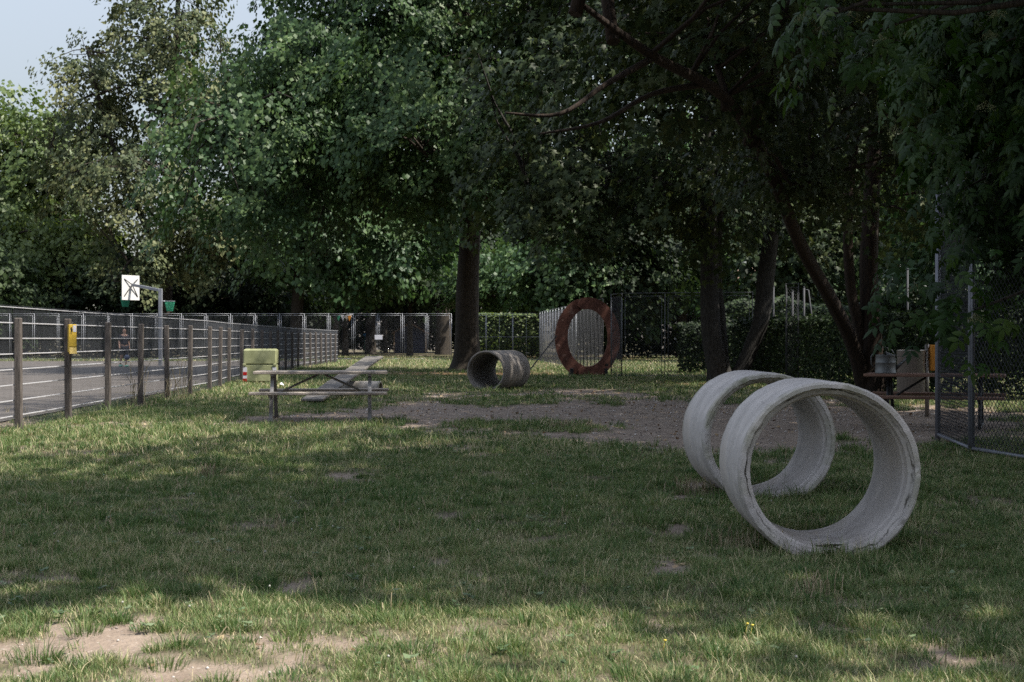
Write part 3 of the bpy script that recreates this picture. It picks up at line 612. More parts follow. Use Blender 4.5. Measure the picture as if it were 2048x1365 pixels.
# the woods behind
far = [(-70, 118, 17, 9), (-55, 122, 15, 9), (-44, 128, 13, 8), (-8, 124, 15, 8), (-19, 118, 12, 7), (2, 128, 17, 8), (12, 118, 16, 8), (22, 108, 15, 8), (31, 112, 16, 9), (42, 104, 16, 9), (54, 112, 17, 10),
       (16, 78, 12, 6), (24, 70, 13, 6.5), (11, 92, 14, 6.5), (33, 80, 14, 7), (6, 84, 11, 5.0), (20, 56, 11, 5.5)]
tl = ['at the far left edge', 'second from the far left', 'behind the bright left tree', 'behind the garden shed', 'behind the blue slide', 'behind the lit hedge', 'behind the red ring', 'far behind the maple fork', 'behind the pale house',
      'behind the right woods', 'at the far right', 'just beyond the right hedge', 'beyond the hedge gate', 'behind the corrugated fence stack', 'behind the tall right posts', 'above the fence row left of the red ring', 'behind the leaning maple']
for i, (x, y, h, r_) in enumerate(far):
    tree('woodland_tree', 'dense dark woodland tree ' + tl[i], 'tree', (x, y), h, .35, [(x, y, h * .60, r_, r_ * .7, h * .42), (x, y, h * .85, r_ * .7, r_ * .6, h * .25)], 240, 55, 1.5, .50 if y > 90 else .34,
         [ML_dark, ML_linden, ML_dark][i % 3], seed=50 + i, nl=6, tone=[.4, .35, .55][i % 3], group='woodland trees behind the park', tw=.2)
# low crowns hanging behind the far fence
for i, (px, d, z0, rx, rz_) in enumerate([(500, 100, 5.5, 5, 2.6), (690, 102, 6.2, 5.5, 2.8), (820, 104, 6.2, 4.5, 2.7), (1010, 96, 5.6, 5, 2.3), (1130, 84, 5.2, 3.8, 2.2)]):
    x = P(px, d)
    tree('understorey_tree', ['dark tree over the fence behind the lime bin', 'dark tree left of the shed with pennants', 'dark tree over the shed roof', 'blue-green tree over the lit hedge', 'bushy tree directly over the red ring'][i], 'tree', (x, d), 6, .22,
         [(x, d, z0, rx, 3, rz_)], 150, 60, 1.0, .30, [ML_dark, ML_linden][i > 2], seed=90 + i, nl=6, tone=.5, droop=.6, tw=.3)
# bare trunks seen under the canopy, each its own tree with a high crown
for i, (px, py, wpx, d) in enumerate([(672, 712, 12, 112), (741, 706, 21, 118), (771, 706, 9, 122), (886, 708, 30, 112)]):
    x = P(px, d); r_ = wpx / F * d / 2
    tree('park_tree', ['slim dark trunk beside the end of the court fence', 'thick dark trunk between the blue slide and the fence sign', 'thin trunk just left of the shed', 'very thick trunk between the shed and the big linden'][i], 'tree', (x, d), 14, r_,
         [(x, d, 11, 5, 4, 4.5)], 120, 55, 1.3, .42, ML_dark, seed=110 + i, nl=6, tw=.2, flare=.2)

def hedge(name, label, a, b_, w_, h_, leafm, n, size, seed, tone=.5, group=None, lump=.12):
    a, b_ = np.array(a, float), np.array(b_, float); rng = np.random.default_rng(seed); L_ = np.linalg.norm(b_ - a); t = (b_ - a) / L_; s = np.array([-t[1], t[0]])
    root = empty(name, (a[0], a[1], 0), math.atan2(t[1], t[0]), label, 'hedge', group)
    u = rng.uniform(0, L_, n); f = rng.random(n); v = rng.uniform(-1, 1, n) * w_ / 2; z = rng.uniform(0.05, 1, n) * h_
    top = f < .34; front = f > .62; z[top] = h_; v[front] = np.sign(rng.random(front.sum()) - .3) * -w_ / 2
    rough = (fbm(u * .8, z * .8, seed) - .5) * lump * 2; v = v * (1 + rough); z = z * (1 + rough * .4)
    pos = np.stack([u, v, z], 1) + rng.normal(0, .05, (n, 3))
    nor = nrm(np.stack([np.zeros(n), v * 1.2, (z - h_ * .6) * 1.2], 1) + rng.normal(0, .6, (n, 3)) + np.array([0, 0, .3]))
    V, T, tt = place('lime', pos, nor, nrm(rng.normal(0, 1, (n, 3))), size * rng.uniform(.6, 1.3, n), np.clip(tone + rng.normal(0, .25, n), 0, 1))
    npmesh('foliage', V, T, leafm, root, tt)
    mb = MB()
    for k in range(int(L_ / .8)):
        x = .4 + k * .8; mb.tube(curve((x, 0, -.05), (x + rng.normal(0, .1), rng.normal(0, .1), h_ * .85), 0, 4, rng, .04), [.035, .03, .02, .01], 5)
    mb.build('stems', M_bark, root); return root
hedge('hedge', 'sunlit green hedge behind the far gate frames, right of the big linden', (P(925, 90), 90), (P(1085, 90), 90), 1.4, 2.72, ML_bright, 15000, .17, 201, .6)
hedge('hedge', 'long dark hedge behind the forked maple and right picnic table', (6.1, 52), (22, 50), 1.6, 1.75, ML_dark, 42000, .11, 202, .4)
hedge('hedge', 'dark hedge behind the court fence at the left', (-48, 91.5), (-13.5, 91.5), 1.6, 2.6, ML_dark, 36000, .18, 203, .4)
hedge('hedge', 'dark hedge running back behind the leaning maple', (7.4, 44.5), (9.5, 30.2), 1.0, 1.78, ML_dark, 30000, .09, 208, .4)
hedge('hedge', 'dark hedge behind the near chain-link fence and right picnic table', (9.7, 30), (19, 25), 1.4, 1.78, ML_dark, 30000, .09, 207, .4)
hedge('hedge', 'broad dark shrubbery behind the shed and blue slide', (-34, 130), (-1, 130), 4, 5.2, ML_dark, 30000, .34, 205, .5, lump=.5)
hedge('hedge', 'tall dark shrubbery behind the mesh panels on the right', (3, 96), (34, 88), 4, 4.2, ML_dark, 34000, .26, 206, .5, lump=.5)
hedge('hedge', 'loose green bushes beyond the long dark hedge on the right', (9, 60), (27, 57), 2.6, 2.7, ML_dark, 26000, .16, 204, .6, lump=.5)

# ------------------------------------------------------------------ fences
def wire_rods(L_, H_, z0, pitch, r):
    k = pitch * math.sqrt(2); s = np.arange(-H_, L_, k); P0 = []; P1 = []
    for c in s:
        for sg in (0, 1):
            x0, zz0, x1, zz1 = c, 0., c + H_, H_
            if x0 < 0: zz0 -= x0; x0 = 0
            if x1 > L_: zz1 -= x1 - L_; x1 = L_
            if zz1 - zz0 < .02: continue
            if sg: x0, x1 = L_ - x0, L_ - x1
            P0.append((x0, -.004 + .008 * sg, z0 + zz0)); P1.append((x1, .004 - .008 * sg, z0 + zz1))
    return P0, P1
def chain_fence(name, label, pts, bay, H_, style='triple', steel=None, pitch=.07, wr=.0022, tr=.0145, z0=.06):
    steel = steel or M_galv; root = empty(name, (pts[0][0], pts[0][1], 0), 0, label, 'fence'); o = np.array([pts[0][0], pts[0][1]]); cache = {}
    for (a, b_) in zip(pts[:-1], pts[1:]):
        a = np.array(a, float) - o; b_ = np.array(b_, float) - o; L_ = np.linalg.norm(b_ - a); n = max(1, round(L_ / bay)); w_ = L_ / n; t = (b_ - a) / L_; rz = math.atan2(t[1], t[0])
        key = round(w_, 4); g_ = .10 if style == 'triple' else .035
        if key not in cache:
            m1 = MB(); x0, x1, zt = g_, w_ - g_, H_ - .10
            m1.tube([(x0, 0, z0), (x0, 0, zt)], tr * .62, 6); m1.tube([(x1, 0, z0), (x1, 0, zt)], tr * .62, 6)
            m1.tube([(x0, 0, zt), (x1, 0, zt)], tr * .62, 6); m1.tube([(x0, 0, z0), (x1, 0, z0)], tr * .62, 6)
            if style == 'gate': m1.tube([(x0, 0, H_ * .5), (x1, 0, H_ * .5)], tr * .6, 6); m1.tube([(w_ / 2, 0, z0), (w_ / 2, 0, zt)], tr * .6, 6)
            if style == 'triple': m1.tube([(-g_, 0, H_ * .48), (x0, 0, H_ * .48)], tr * .5, 6)
            fr = m1.build('frame', steel, root); P0, P1 = wire_rods(x1 - x0, zt - z0, z0, pitch, wr); Vb, Tb = bars(P0, P1, wr); Vb[:, 0] += x0
            me = npmesh('wire_mesh', Vb, Tb, M_wire, root)
            m2 = MB(); m2.tube([(0, 0, -.1), (0, 0, H_ + .02)], tr, 8); po = m2.build('post', steel, root)
            m3 = MB(); m3.tube([(0, 0, H_), (w_, 0, H_)], tr * .8, 6); tp = m3.build('top_rail', steel, root)
            cache[key] = (fr, me, po, tp); first = True
        else: first = False
        for i in range(n):
            for ob in cache[key]:
                c = ob if first and i == 0 else ob.copy()
                if c is not ob: sc.collection.objects.link(c)
                c.parent = root; c.location = (a[0] + t[0] * w_ * i, a[1] + t[1] * w_ * i, 0); c.rotation_euler = (0, 0, rz)
    c = cache[key][2].copy(); sc.collection.objects.link(c); c.parent = root; c.location = (b_[0], b_[1], 0)
    return root
chain_fence('chain_link_fence', 'tall light-grey fence of framed mesh panels across the back of the park', [(-32.8, 84.6), (P(903, 84.6), 84.6)], 1.462, 2.74)
chain_fence('mesh_gate', 'grey double gate with mid rails in front of the lit hedge', [(P(920, 84.6), 84.6), (P(1080, 82), 82)], 2.15, 2.72, 'gate')
chain_fence('chain_link_fence', 'pale row of mesh panels seen edge-on just left of the red ring', [(P(1080, 78), 78), (P(1152, 60), 60)], 1.46, 2.70, pitch=.06, wr=.002)
chain_fence('chain_link_fence', 'shaded row of dark-coloured mesh panels seen through the hole of the red ring', [(P(1154, 59.5), 59.5), (P(1206, 51.5), 51.5)], 1.2, 2.70, pitch=.06, wr=.0016, steel=M_wire)  # frames given a dark colour to stand for the shade on this stretch
chain_fence('chain_link_fence', 'dark mesh panels between the red ring and the forked maple', [(P(1222, 47.4), 47.4), (P(1244, 46), 46), (P(1505, 45), 45)], 1.38, 2.72, steel=M_galvd, wr=.0028)
chain_fence('chain_link_fence', 'near chain-link fence at the right edge under the elder', [(5.30, 17.7), (4.99, 15.45), (5.22, 13.9), (5.9, 11.2)], 1.6, 3.1, 'single', steel=mat('aged_zinc_tube', (.16, .165, .19), .5, .3, .5, var=.2), pitch=.055, wr=.0022, tr=.034)
g1 = chain_fence('hedge_gate', 'narrow tall gate frame set in the dark hedge behind the maple', [(P(1572, 39), 39), (P(1597, 38.6), 38.6)], .5, 2.75, 'single', steel=M_wire)
for i, (px, d, zt, zb) in enumerate([(1547, 58, 3.4, 0), (1608, 54, 3.2, 0), (1815, 48, 3.6, 0), (1585, 52, 3.0, 0)]):
    mb = MB(); mb.tube([(0, 0, zb - .1), (0, 0, zt)], .04 if i != 2 else .035, 8); mb.tube([(0, 0, zt), (0, 0, zt + .03)], [.05, .02], 8)
    tag(mb.build('fence_post', M_wire, None, (P(px, d), d, 0)), ['grey post behind the right fork of the maple', 'grey post with the leaning stay beside it', 'single tall post above the hedge near the elder', 'grey post directly behind the hedge gate'][i], 'post', 'single posts behind the hedge')
mb = MB(); mb.tube([(P(1617, 54), 54, 3.1), (P(1640, 54), 54.2, -.05)], .025, 6); mb.tube([(P(1617, 54), 54, 3.1), (P(1608, 54) + .04, 54, 3.12)], .02, 6)
tag(mb.build('stay_pole', M_wire), 'slanting stay pole leaning against the post behind the hedge', 'pole')

# the court fence: timber posts, rod mesh
def court_fence():
    root = empty('court_fence', (FL[0][0], FL[0][1], 0), 0, 'long rod-mesh fence on brown timber posts along the ball court', 'fence'); o = np.array(FL[0]); rng = np.random.default_rng(2)
    segs = [(FL[0], FL[1], 3), (FL[1], FL[2], 6), (FL[2], FL[3], 2), (FL[3], FL[4], 8), (FL[4], FL[5], 8)]; H_ = 1.68
    for a, b_, n in segs:
        a = np.array(a) - o; b_ = np.array(b_) - o; L_ = np.linalg.norm(b_ - a); w_ = L_ / n; t = (b_ - a) / L_; rz = math.atan2(t[1], t[0])
        wm = mp = rm = None
        for i in range(n):
            p = a + t * w_ * i; nrmv = np.array([t[1], -t[0]])
            if wm is None:
                xs_ = np.arange(.03, w_, .05); P0 = [(x, 0, .03) for x in xs_]; P1 = [(x, 0, H_ + .03) for x in xs_]
                Vb, Tb = bars(P0, P1, .0019); wm = npmesh('rod_mesh', Vb, Tb, M_galvd, root)
                zs = [H_ - k * .213 for k in range(8)]; m_ = MB()
                for k, z in enumerate(zs): m_.box((w_ / 2, -.012, z), (w_ - .004, .013, .017 if k else .012), bev=.003)
                rm = m_.build('rails', M_rail, root)
                m_ = MB(); m_.box((0, 0, .71), (.092, .092, 1.66), bev=.012); mp = m_.build('post', M_post, root); c3 = [wm, rm, mp]
            else: c3 = [x.copy() for x in (wm, rm, mp)]; [sc.collection.objects.link(x) for x in c3]
            for x in c3: x.parent = root; x.location = (p[0], p[1], 0); x.rotation_euler = (0, 0, rz)
            c3[2].location = (p[0] + nrmv[0] * .085, p[1] + nrmv[1] * .085, rng.uniform(-.02, .02)); c3[2].rotation_euler = (rng.normal(0, .008), rng.normal(0, .008), rz + rng.normal(0, .03))
court_fence()

# ------------------------------------------------------------------ concrete rings
def ring_mesh(Lr, ro, ri, seed, lip=True):
    """closed lathe profile round the Y axis, rough chipped edges"""
    e = Lr / 2; prof = [(ro - .012, -e), (ro, -e + .014), (ro + .001, -e + .2), (ro, 0), (ro + .001, e - .2), (ro, e - .014), (ro - .012, e)]
    if lip: prof += [(ro - .034, e - .001), (ro - .037, e - .018), (ro - .043, e - .022), (ri + .016, e - .045), (ri + .013, e - .10), (ri + .002, e - .108)]
    prof += [(ri, e - .2), (ri - .002, 0), (ri, -e + .2)]
    prof += [(ri + .002, -e + .108), (ri + .013, -e + .10), (ri + .016, -e + .045), (ro - .043, -e + .022), (ro - .037, -e + .018), (ro - .034, -e + .001)] if lip else [(ri, -e)]
    fine = []                                              # subdivide the profile so that the roughness has vertices to move
    for i in range(len(prof)):
        a, b_ = prof[i], prof[(i + 1) % len(prof)]; d = math.dist(a, b_); k = max(1, int(d / .03))
        for j in range(k): fine.append((a[0] + (b_[0] - a[0]) * j / k, a[1] + (b_[1] - a[1]) * j / k))
    n = 180; pr = np.array(fine); a = np.linspace(0, 2 * np.pi, n, endpoint=False); A, I = np.meshgrid(a, np.arange(len(pr)))
    r_ = pr[I, 0]; y = pr[I, 1].copy(); edge = np.exp(-((e - np.abs(y)) / .03) ** 2)
    nz = fbm(A * 14 + seed, y * 20 + r_ * 30, seed) - .5; nz2 = (fbm(A * 2.2 + seed, y * 1.2, seed + 3) - .5) * (Lr < 1.2); nz = nz * (1 if Lr < 1.2 else .4)
    chip = np.clip(fbm(A * 9 + 5, r_ * 22, seed + 8) - .62, 0, 1) * edge * .05
    r_ = r_ + nz * .004 + nz2 * .006 + nz * edge * .007; y = y - np.sign(y) * (chip + nz * edge * .008) 
    V = np.stack([r_ * np.cos(A), y, r_ * np.sin(A)], -1).reshape(-1, 3); k = len(pr); idx = np.arange(k * n).reshape(k, n); i2 = np.roll(idx, -1, 0); j2 = np.roll(idx, -1, 1); ij = np.roll(i2, -1, 1)
    T = np.stack([idx, j2, ij, idx, ij, i2], -1).reshape(-1, 3); return V, T
def ring(label, px, cz, d, Lr, rz, ro, ri, m, seed, tilt=0, name='concrete_ring', group=None):
    V, T = ring_mesh(Lr, ro, ri, seed); o = npmesh(name, V, T, m, smooth=True); o.data.set_sharp_from_angle(angle=R(38)); tag(o, label, 'concrete ring' if 'ring' in name else 'pipe', group)
    Mr = Matrix.Rotation(rz, 4, 'Z') @ Matrix.Rotation(tilt, 4, 'X'); c = Mr @ Vector((0, Lr / 2, 0)); o.location = (P(px, d) + c.x, d + c.y, cz + c.z); o.rotation_euler = Mr.to_euler(); return o
ring('nearest pale concrete ring, large and mossy at the right of the lawn', 1660, .475, 8.2, .94, R(-1.4), .525, .44, M_conc, 1)
ring('second pale concrete ring, standing partly behind the nearest one', 1540, .46, 11.1, 1.0, R(2.6), .525, .445, M_conc, 4)
ring('weathered brown-grey concrete pipe in front of the big linden trunk', 971, .46, 34.6, 1.75, R(-22), .50, .425, M_concd, 9, name='concrete_pipe')

# ------------------------------------------------------------------ picnic tables
def table_front():
    root = empty('picnic_table', (P(643, 21.9), 21.9, 0), R(5.6), 'weathered picnic table with steel legs standing on the path, left of centre', 'picnic table'); Lt = 2.02
    for y in (-.31, -.105, .10, .305):
        m = MB(); m.box((0, y, .735), (Lt, .19, .045), bev=.008); m.build('tabletop_plank', M_plank, root)
    for y, dx in ((-.72, -.02), (.72, .02)):
        m = MB()
        for q_ in (-.07, .07): m.box((dx, y + q_, .435), (Lt + .02, .13, .042), bev=.008)
        m.build('seat', M_plank, root)
    for sx in (-.73, .74):
        for sy in (-1, 1):
            m = MB(); m.tube([(sx, sy * .22, .70), (sx, sy * .62, .05)], .038, 4, smooth=False); m.tube([(sx, sy * .62, .05), (sx, sy * .66, .0)], .045, 4, smooth=False); m.build('leg', M_steel, root)
        m = MB(); m.box((sx, 0, .395), (.05, 1.62, .035), bev=.004); m.box((sx, 0, .698), (.05, .76, .03), bev=.004); m.build('cross_bar', M_steel, root)
        m = MB(); s = -1 if sx < 0 else 1; m.tube([(s * .05, 0, .70), (sx - s * .03, 0, .40), (sx - s * .22, 0, .50)][:2], .017, 6); m.build('brace', M_steel, root)
        m = MB(); m.tube([(sx + .03 * s, -.16, .1), (sx + .03 * s, .0, .38)], .001, 3); 
table_front()
def table_right():
    root = empty('picnic_table', (P(1800, 20.0) + .55, 20.2, 0), R(-20), 'dark reddish picnic table on bent steel tubes behind the concrete rings', 'picnic table'); Lt = 1.9
    for y in (-.30, -.10, .10, .30):
        m = MB(); m.box((0, y, .735), (Lt, .185, .04), bev=.006); m.build('tabletop_plank', M_plankred, root)
    for y in (-.70, .70):
        m = MB()
        for q_ in (-.07, .07): m.box((0, y + q_, .44), (Lt, .13, .04), bev=.006)
        m.build('seat', M_plankred, root)
    for sx in (-.62, .62):
        for s in (-1, 1):
            m = MB(); m.tube([(sx, s * .14, .70), (sx, s * .30, .42), (sx, s * .52, .12), (sx, s * .56, .05), (sx, s * .5, .02), (sx, s * .4, .02), (sx, 0, .02)], .026, 8); m.build('leg', M_dark, root)
            m = MB(); m.tube([(sx, s * .33, .36), (sx, s * .62, .40), (sx, s * .78, .415)], .022, 8); m.build('seat_bracket', M_dark, root)
        m = MB(); m.tube([(sx, -.3, .70), (sx, .3, .70)], .02, 6); m.tube([(sx, 0, .38), (sx * .2, 0, .70)], .016, 6); m.build('brace', M_dark, root)
    return root
tb = table_right()

def watering_can():
    x, y = P(1771, 20.3), 20.3
    root = empty('watering_can', (x, y, .756), R(-8), 'old galvanised watering can standing on the right picnic table', 'watering can')
    m = MB(); m.lathe([(0, 0), (.148, 0), (.152, .008), (.146, .02), (.142, .15), (.144, .154), (.141, .16), (.138, .255), (.142, .262), (.139, .266), (.13, .262)], 28); m.build('body', M_can, root)
    m = MB(); n = 12; vs = [(0, 0, .325)] + [(.13 * math.cos(a), .13 * math.sin(a), .262) for a in [math.pi * .5 + math.pi * k / n for k in range(n + 1)]][:0]
    vs = [(-.13 * math.sin(math.pi * k / n) * .0 + .134 * math.cos(math.pi * k / n - math.pi / 2), .134 * math.sin(math.pi * k / n - math.pi / 2), .262) for k in range(n + 1)] + [(.0, 0, .315), (.0, -.06, .30), (.0, .06, .30)]
    m.add(vs, [(k, k + 1, n + 1) for k in range(n)] + [(0, n + 1, n + 2), (n, n + 3, n + 1)]); m.build('hood', M_can, root)
    m = MB(); m.tube([(.13, 0, .06), (.22, 0, .14), (.40, 0, .305)], [.028, .021, .014], 10); m.tube([(.13, 0, .255), (.30, 0, .225)], .004, 6); m.build('spout', M_can, root)
    m = MB(); m.tube([(-.145, 0, .07), (-.20, 0, .13), (-.20, 0, .24), (-.13, 0, .34), (0, 0, .375), (.09, 0, .33), (.13, 0, .265)], .007, 8); m.build('handle', M_can, root)
watering_can()
def steel_bin():
    x, y = P(1822, 23), 23.0
    root = empty('litter_bin', (x, y, 0), 0, 'brushed steel litter barrel behind the right picnic table', 'litter bin')
    zt = Z(700, 23); zb = Z(787, 23); m = MB(); n = 40; prof = [(.215, zb), (.222, zb + .01), (.222, zt - .02), (.228, zt - .01), (.222, zt), (.205, zt), (.205, zt - .12), (0, zt - .12)]
    m.lathe([(0, zb)] + prof, n); m.build('barrel', M_stain, root)
    m = MB(); px = P(1854, 23) - x; m.tube([(px, 0, -.1), (px, 0, Z(689, 23))], .035, 16); m.tube([(px - .14, 0, .7), (px, 0, .7)], .02, 6); m.build('post', M_stain, root)
    m = MB(); m.box((P(1869, 23) - x, 0, Z(716, 23)), (.16, .12, .42), bev=.015); m.build('bag_box', M_orange, root)
    m = MB(); m.box((P(1869, 23) - x + .05, -.0625, Z(716, 23)), (.03, .004, .3)); m.build('sticker', M_rwhite, root)
steel_bin()

# ------------------------------------------------------------------ lime storage bin
def grit_bin():
    d = 39.5; root = empty('storage_bin', (P(518, d), d + .3, 0), R(4), 'faded lime-green storage bin with red-white corner stripes by the court fence', 'storage bin'); W, D_, h1, h2 = .90, .62, .47, .42
    m = MB(); m.box((0, 0, .06 + h1 / 2), (W, D_, h1), bev=.02); m.build('body', M_lime, root)
    m = MB(); m.box((0, 0, .06 + h1 + h2 / 2 + .006), (W + .012, D_ + .012, h2), bev=.03)
    for k in range(6): m.box((-.36 + k * .145, 0, .06 + h1 + h2 + .012), (.09, D_ * .9, .02), bev=.006)
    m.build('lid', M_lime, root)
    for sx in (-1, 1):
        m = MB(); m.box((sx * (W / 2 - .03), -D_ / 2 - .008, .06 + h1), (.09, .03, .06), bev=.008); m.build('corner_clamp', M_lime, root)
        for sy in (-1, 1): m = MB(); m.box((sx * (W / 2 - .06), sy * (D_ / 2 - .06), .03), (.09, .09, .09), bev=.01); m.build('foot', M_lime, root)
        m = MB(); m.box((sx * (W / 2 - .045), -D_ / 2 - .004, .06 + .20), (.108, .008, .40)); st = m.build('stripe_panel', M_rwhite, root)
        m = MB()
        for z in (.105, .285): m.box((sx * (W / 2 - .045), -D_ / 2 - .010, z), (.109, .006, .085))
        m.build('red_stripes', M_red, st)
grit_bin()

# ------------------------------------------------------------------ seesaw plank over a short pipe
m = MB(); a = Vector((-3.80, 27.0, .05)); b_ = Vector((-3.29, 34.0, .78)); t = (b_ - a).normalized(); s = t.cross(Vector((0, 0, 1))).normalized(); u = s.cross(t)
Mx = Matrix((s, t, u)).transposed(); m.box((a + b_) / 2 + u * .035, (.42, (b_ - a).length, .05), M=Mx, bev=.01)
tag(m.build('agility_plank', mat('grey_plank', (.10, .092, .085), .85, var=.3, scale=5, col2=(.16, .148, .135))), 'long grey plank tilted over the short pipe behind the front picnic table', 'plank')
V, T = ring_mesh(1.22, .175, .135, 14, lip=False); o = npmesh('pipe_section', V, T, M_concm, smooth=True)
tag(o, 'short thin concrete pipe lying in the grass under the tilted plank', 'pipe'); o.location = (P(708, 31), 31.0, .155); o.rotation_euler = (0, 0, R(90 - 12))

# ------------------------------------------------------------------ the red O-shaped ring
def red_ring():
    d = 48.3; x = P(1175, d); root = empty('red_ring', (x, d, 0), R(4), 'tall rust-red oval ring with pale scuffs in front of the mesh panels', 'play ring'); hw, hh, cz = 65 / F * d, 82 / F * d, Z(677, d)
    def arc(a0, a1, w0, w1, y0, y1, n=36):
        o_, i_ = [], []
        for k in range(n + 1):
            a = a0 + (a1 - a0) * k / n; w_ = w0 + (w1 - w0) * k / n; cap = min(1, math.sqrt(max(0, 1 - max(0, 1 - k / 2.5) ** 2)), math.sqrt(max(0, 1 - max(0, 1 - (n - k) / 2.5) ** 2)) if k < n else 0)
            mid = w_ / 2; o_.append(((hw - mid + mid * cap) * math.cos(a), cz + (hh - mid + mid * cap) * math.sin(a))); i_.append(((hw - mid - mid * cap) * math.cos(a), cz + (hh - mid - mid * cap) * math.sin(a)))
        m = MB(); V = [(p[0], y, p[1]) for y in (y0, y1) for pr in (o_, i_) for p in pr]; n1 = n + 1; f = []
        for k in range(n):
            f += [(k, k + 1, n1 + k + 1, n1 + k), (2 * n1 + k, 3 * n1 + k, 3 * n1 + k + 1, 2 * n1 + k + 1), (k, 2 * n1 + k, 2 * n1 + k + 1, k + 1), (n1 + k, n1 + k + 1, 3 * n1 + k + 1, 3 * n1 + k)]
        f += [(0, n1, 3 * n1, 2 * n1), (n, 2 * n1 + n, 3 * n1 + n, n1 + n)]; m.add(V, f); return m
    arc(R(98), R(264), .40, .46, 0.02, .13).build('left_arc', M_rust, root)
    arc(R(-112), R(113), .44, .40, -.10, .015).build('right_arc', M_rust, root)
    m = MB(); m.box((-.55, .03, .1), (.10, .5, .30), bev=.01); m.box((.62, .03, .1), (.10, .5, .30), bev=.01); m.build('foot', M_dark, root)
    m = MB(); m.tube([(P(1110, d) - x + .05, .0, Z(672, d)), (P(1055, 46) - x, -2.0, Z(735, 46.3)), (P(1032, 45.7) - x, -2.6, .0)], .022, 8); m.build('prop_pole', M_dark, root)
    m = MB(); m.box((P(1213, d) - x, -.104, Z(730, d)), (.09, .01, .08)); m.build('latch_hole', M_black, root)
red_ring()

# ------------------------------------------------------------------ basketball hoop
def hoop():
    d = 64.6; s_ = F / d; root = empty('basketball_hoop', (P(321, d), d, 0), 0, 'basketball post with white backboard and green nets on the court', 'basketball hoop')
    m = MB(); m.box((0, 0, 1.74), (.16, .16, 3.56), bev=.01); m.build('pole', M_galv, root)
    bd = Vector((P(263, d + .9) - P(321, d), .9, 0)); bz = Z(570, d + .9); n = Vector((-.84, .54, 0)).normalized()   # direction the board faces
    m = MB(); m.box(tuple((bd + Vector((0, 0, 0))) / 2 + Vector((0, 0, (3.45 + bz) / 2))), (.11, .14, 1), M=Matrix()) if 0 else m.tube([(0, 0, 3.45), (bd.x + .03, bd.y, bz)], .085, 4, smooth=False); m.build('arm', M_galv, root)
    ang = math.atan2(n.y, n.x); Mb = Matrix.Rotation(ang, 4, 'Z'); c = Vector((bd.x, bd.y, Z(576, d + .9)))
    m = MB(); m.box(tuple(c + n * .06), (.035, 1.05, 1.14), rz=ang, bev=.005); m.build('backboard', M_white, root)
    m = MB(); side = Vector((-n.y, n.x, 0))
    for sy in (-1, 1):
        for sz in (-1, 1): m.tube([tuple(Vector((bd.x, bd.y, bz)) - n * .05), tuple(c + n * .035 + side * sy * .40 + Vector((0, 0, sz * .40)))], .022, 6)
    m.build('bracing', M_dark, root)
    def rim(p, nn, nm='rim'):
        r_ = .225; q_ = p + nn * (r_ + .1); m = MB(); m.tube([(q_.x + r_ * math.cos(a), q_.y + r_ * math.sin(a), q_.z) for a in np.linspace(0, 2 * math.pi, 25)], .014, 6, caps=False); m.tube([tuple(p), tuple(p + nn * .12)], .03, 6); rm = m.build(nm, M_galv, root)
        P0, P1 = [], []; k = 18
        for lv in range(6):
            ra, rb = r_ * (1 - .07 * lv), r_ * (1 - .07 * (lv + 1)); za, zb = q_.z - lv * .075, q_.z - (lv + 1) * .075
            for j in range(k):
                for e in (-.5, .5):
                    a0 = 2 * math.pi * (j + (lv % 2) * .5) / k; a1 = a0 + 2 * math.pi * e / k; P0.append((q_.x + ra * math.cos(a0), q_.y + ra * math.sin(a0), za)); P1.append((q_.x + rb * math.cos(a1), q_.y + rb * math.sin(a1), zb))
        Vb, Tb = bars(P0, P1, .009); npmesh('net', Vb, Tb, M_green, rm)
    rim(Vector((c.x, c.y, Z(593, d))) + n * .08, n); rim(Vector((.08, .06, Z(603, d))), Vector((.9, .43, 0)).normalized())
hoop()

# ------------------------------------------------------------------ yellow bag dispenser on the second post
def dispenser():
    t = np.array(FL[2]) - np.array(FL[1]); t /= np.linalg.norm(t); p = np.array(FL[1]) + t * 2.45; x, y = p[0] + .085 + .075, p[1] - .05
    root = empty('bag_dispenser', (x, y, 1.02), R(28), 'yellow bag dispenser screwed to the second timber post from the left', 'bag dispenser')
    m = MB(); m.box((0, 0, .235), (.115, .11, .43), bev=.006); m.build('box', M_yellow, root)
    m = MB(); m.prism([(-.055, .10), (-.055, .03), (-.055, 0), (.055, 0), (.055, .10)], -.058, -.056); m.add([(-.05, -.056, .10), (.05, -.056, .10), (.055, -.115, .0), (-.055, -.115, .0), (-.05, -.056, 0), (.05, -.056, 0)], [(0, 1, 2, 3), (0, 3, 4), (1, 5, 2), (3, 2, 5, 4)]); m.build('chute', M_yellow, root)
    m = MB(); m.box((0, -.0565, .105), (.10, .004, .006)); m.build('slot', M_black, root)
    m = MB(); m.box((.028, -.0575, .385), (.05, .003, .10)); m.build('sticker', M_rwhite, root)
    m = MB(); m.prism([(-.030, .30), (-.022, .30), (-.018, .335), (-.008, .345), (-.004, .375), (-.014, .39), (-.012, .405), (-.024, .41), (-.034, .395), (-.03, .375), (-.024, .365), (-.03, .34)], -.0595, -.0565); m.build('black_mark', M_black, root)
    m = MB(); m.tube([(-.0575, -.01, .38), (-.062, -.01, .38)], .008, 10); m.build('lock', M_black, root)
dispenser()

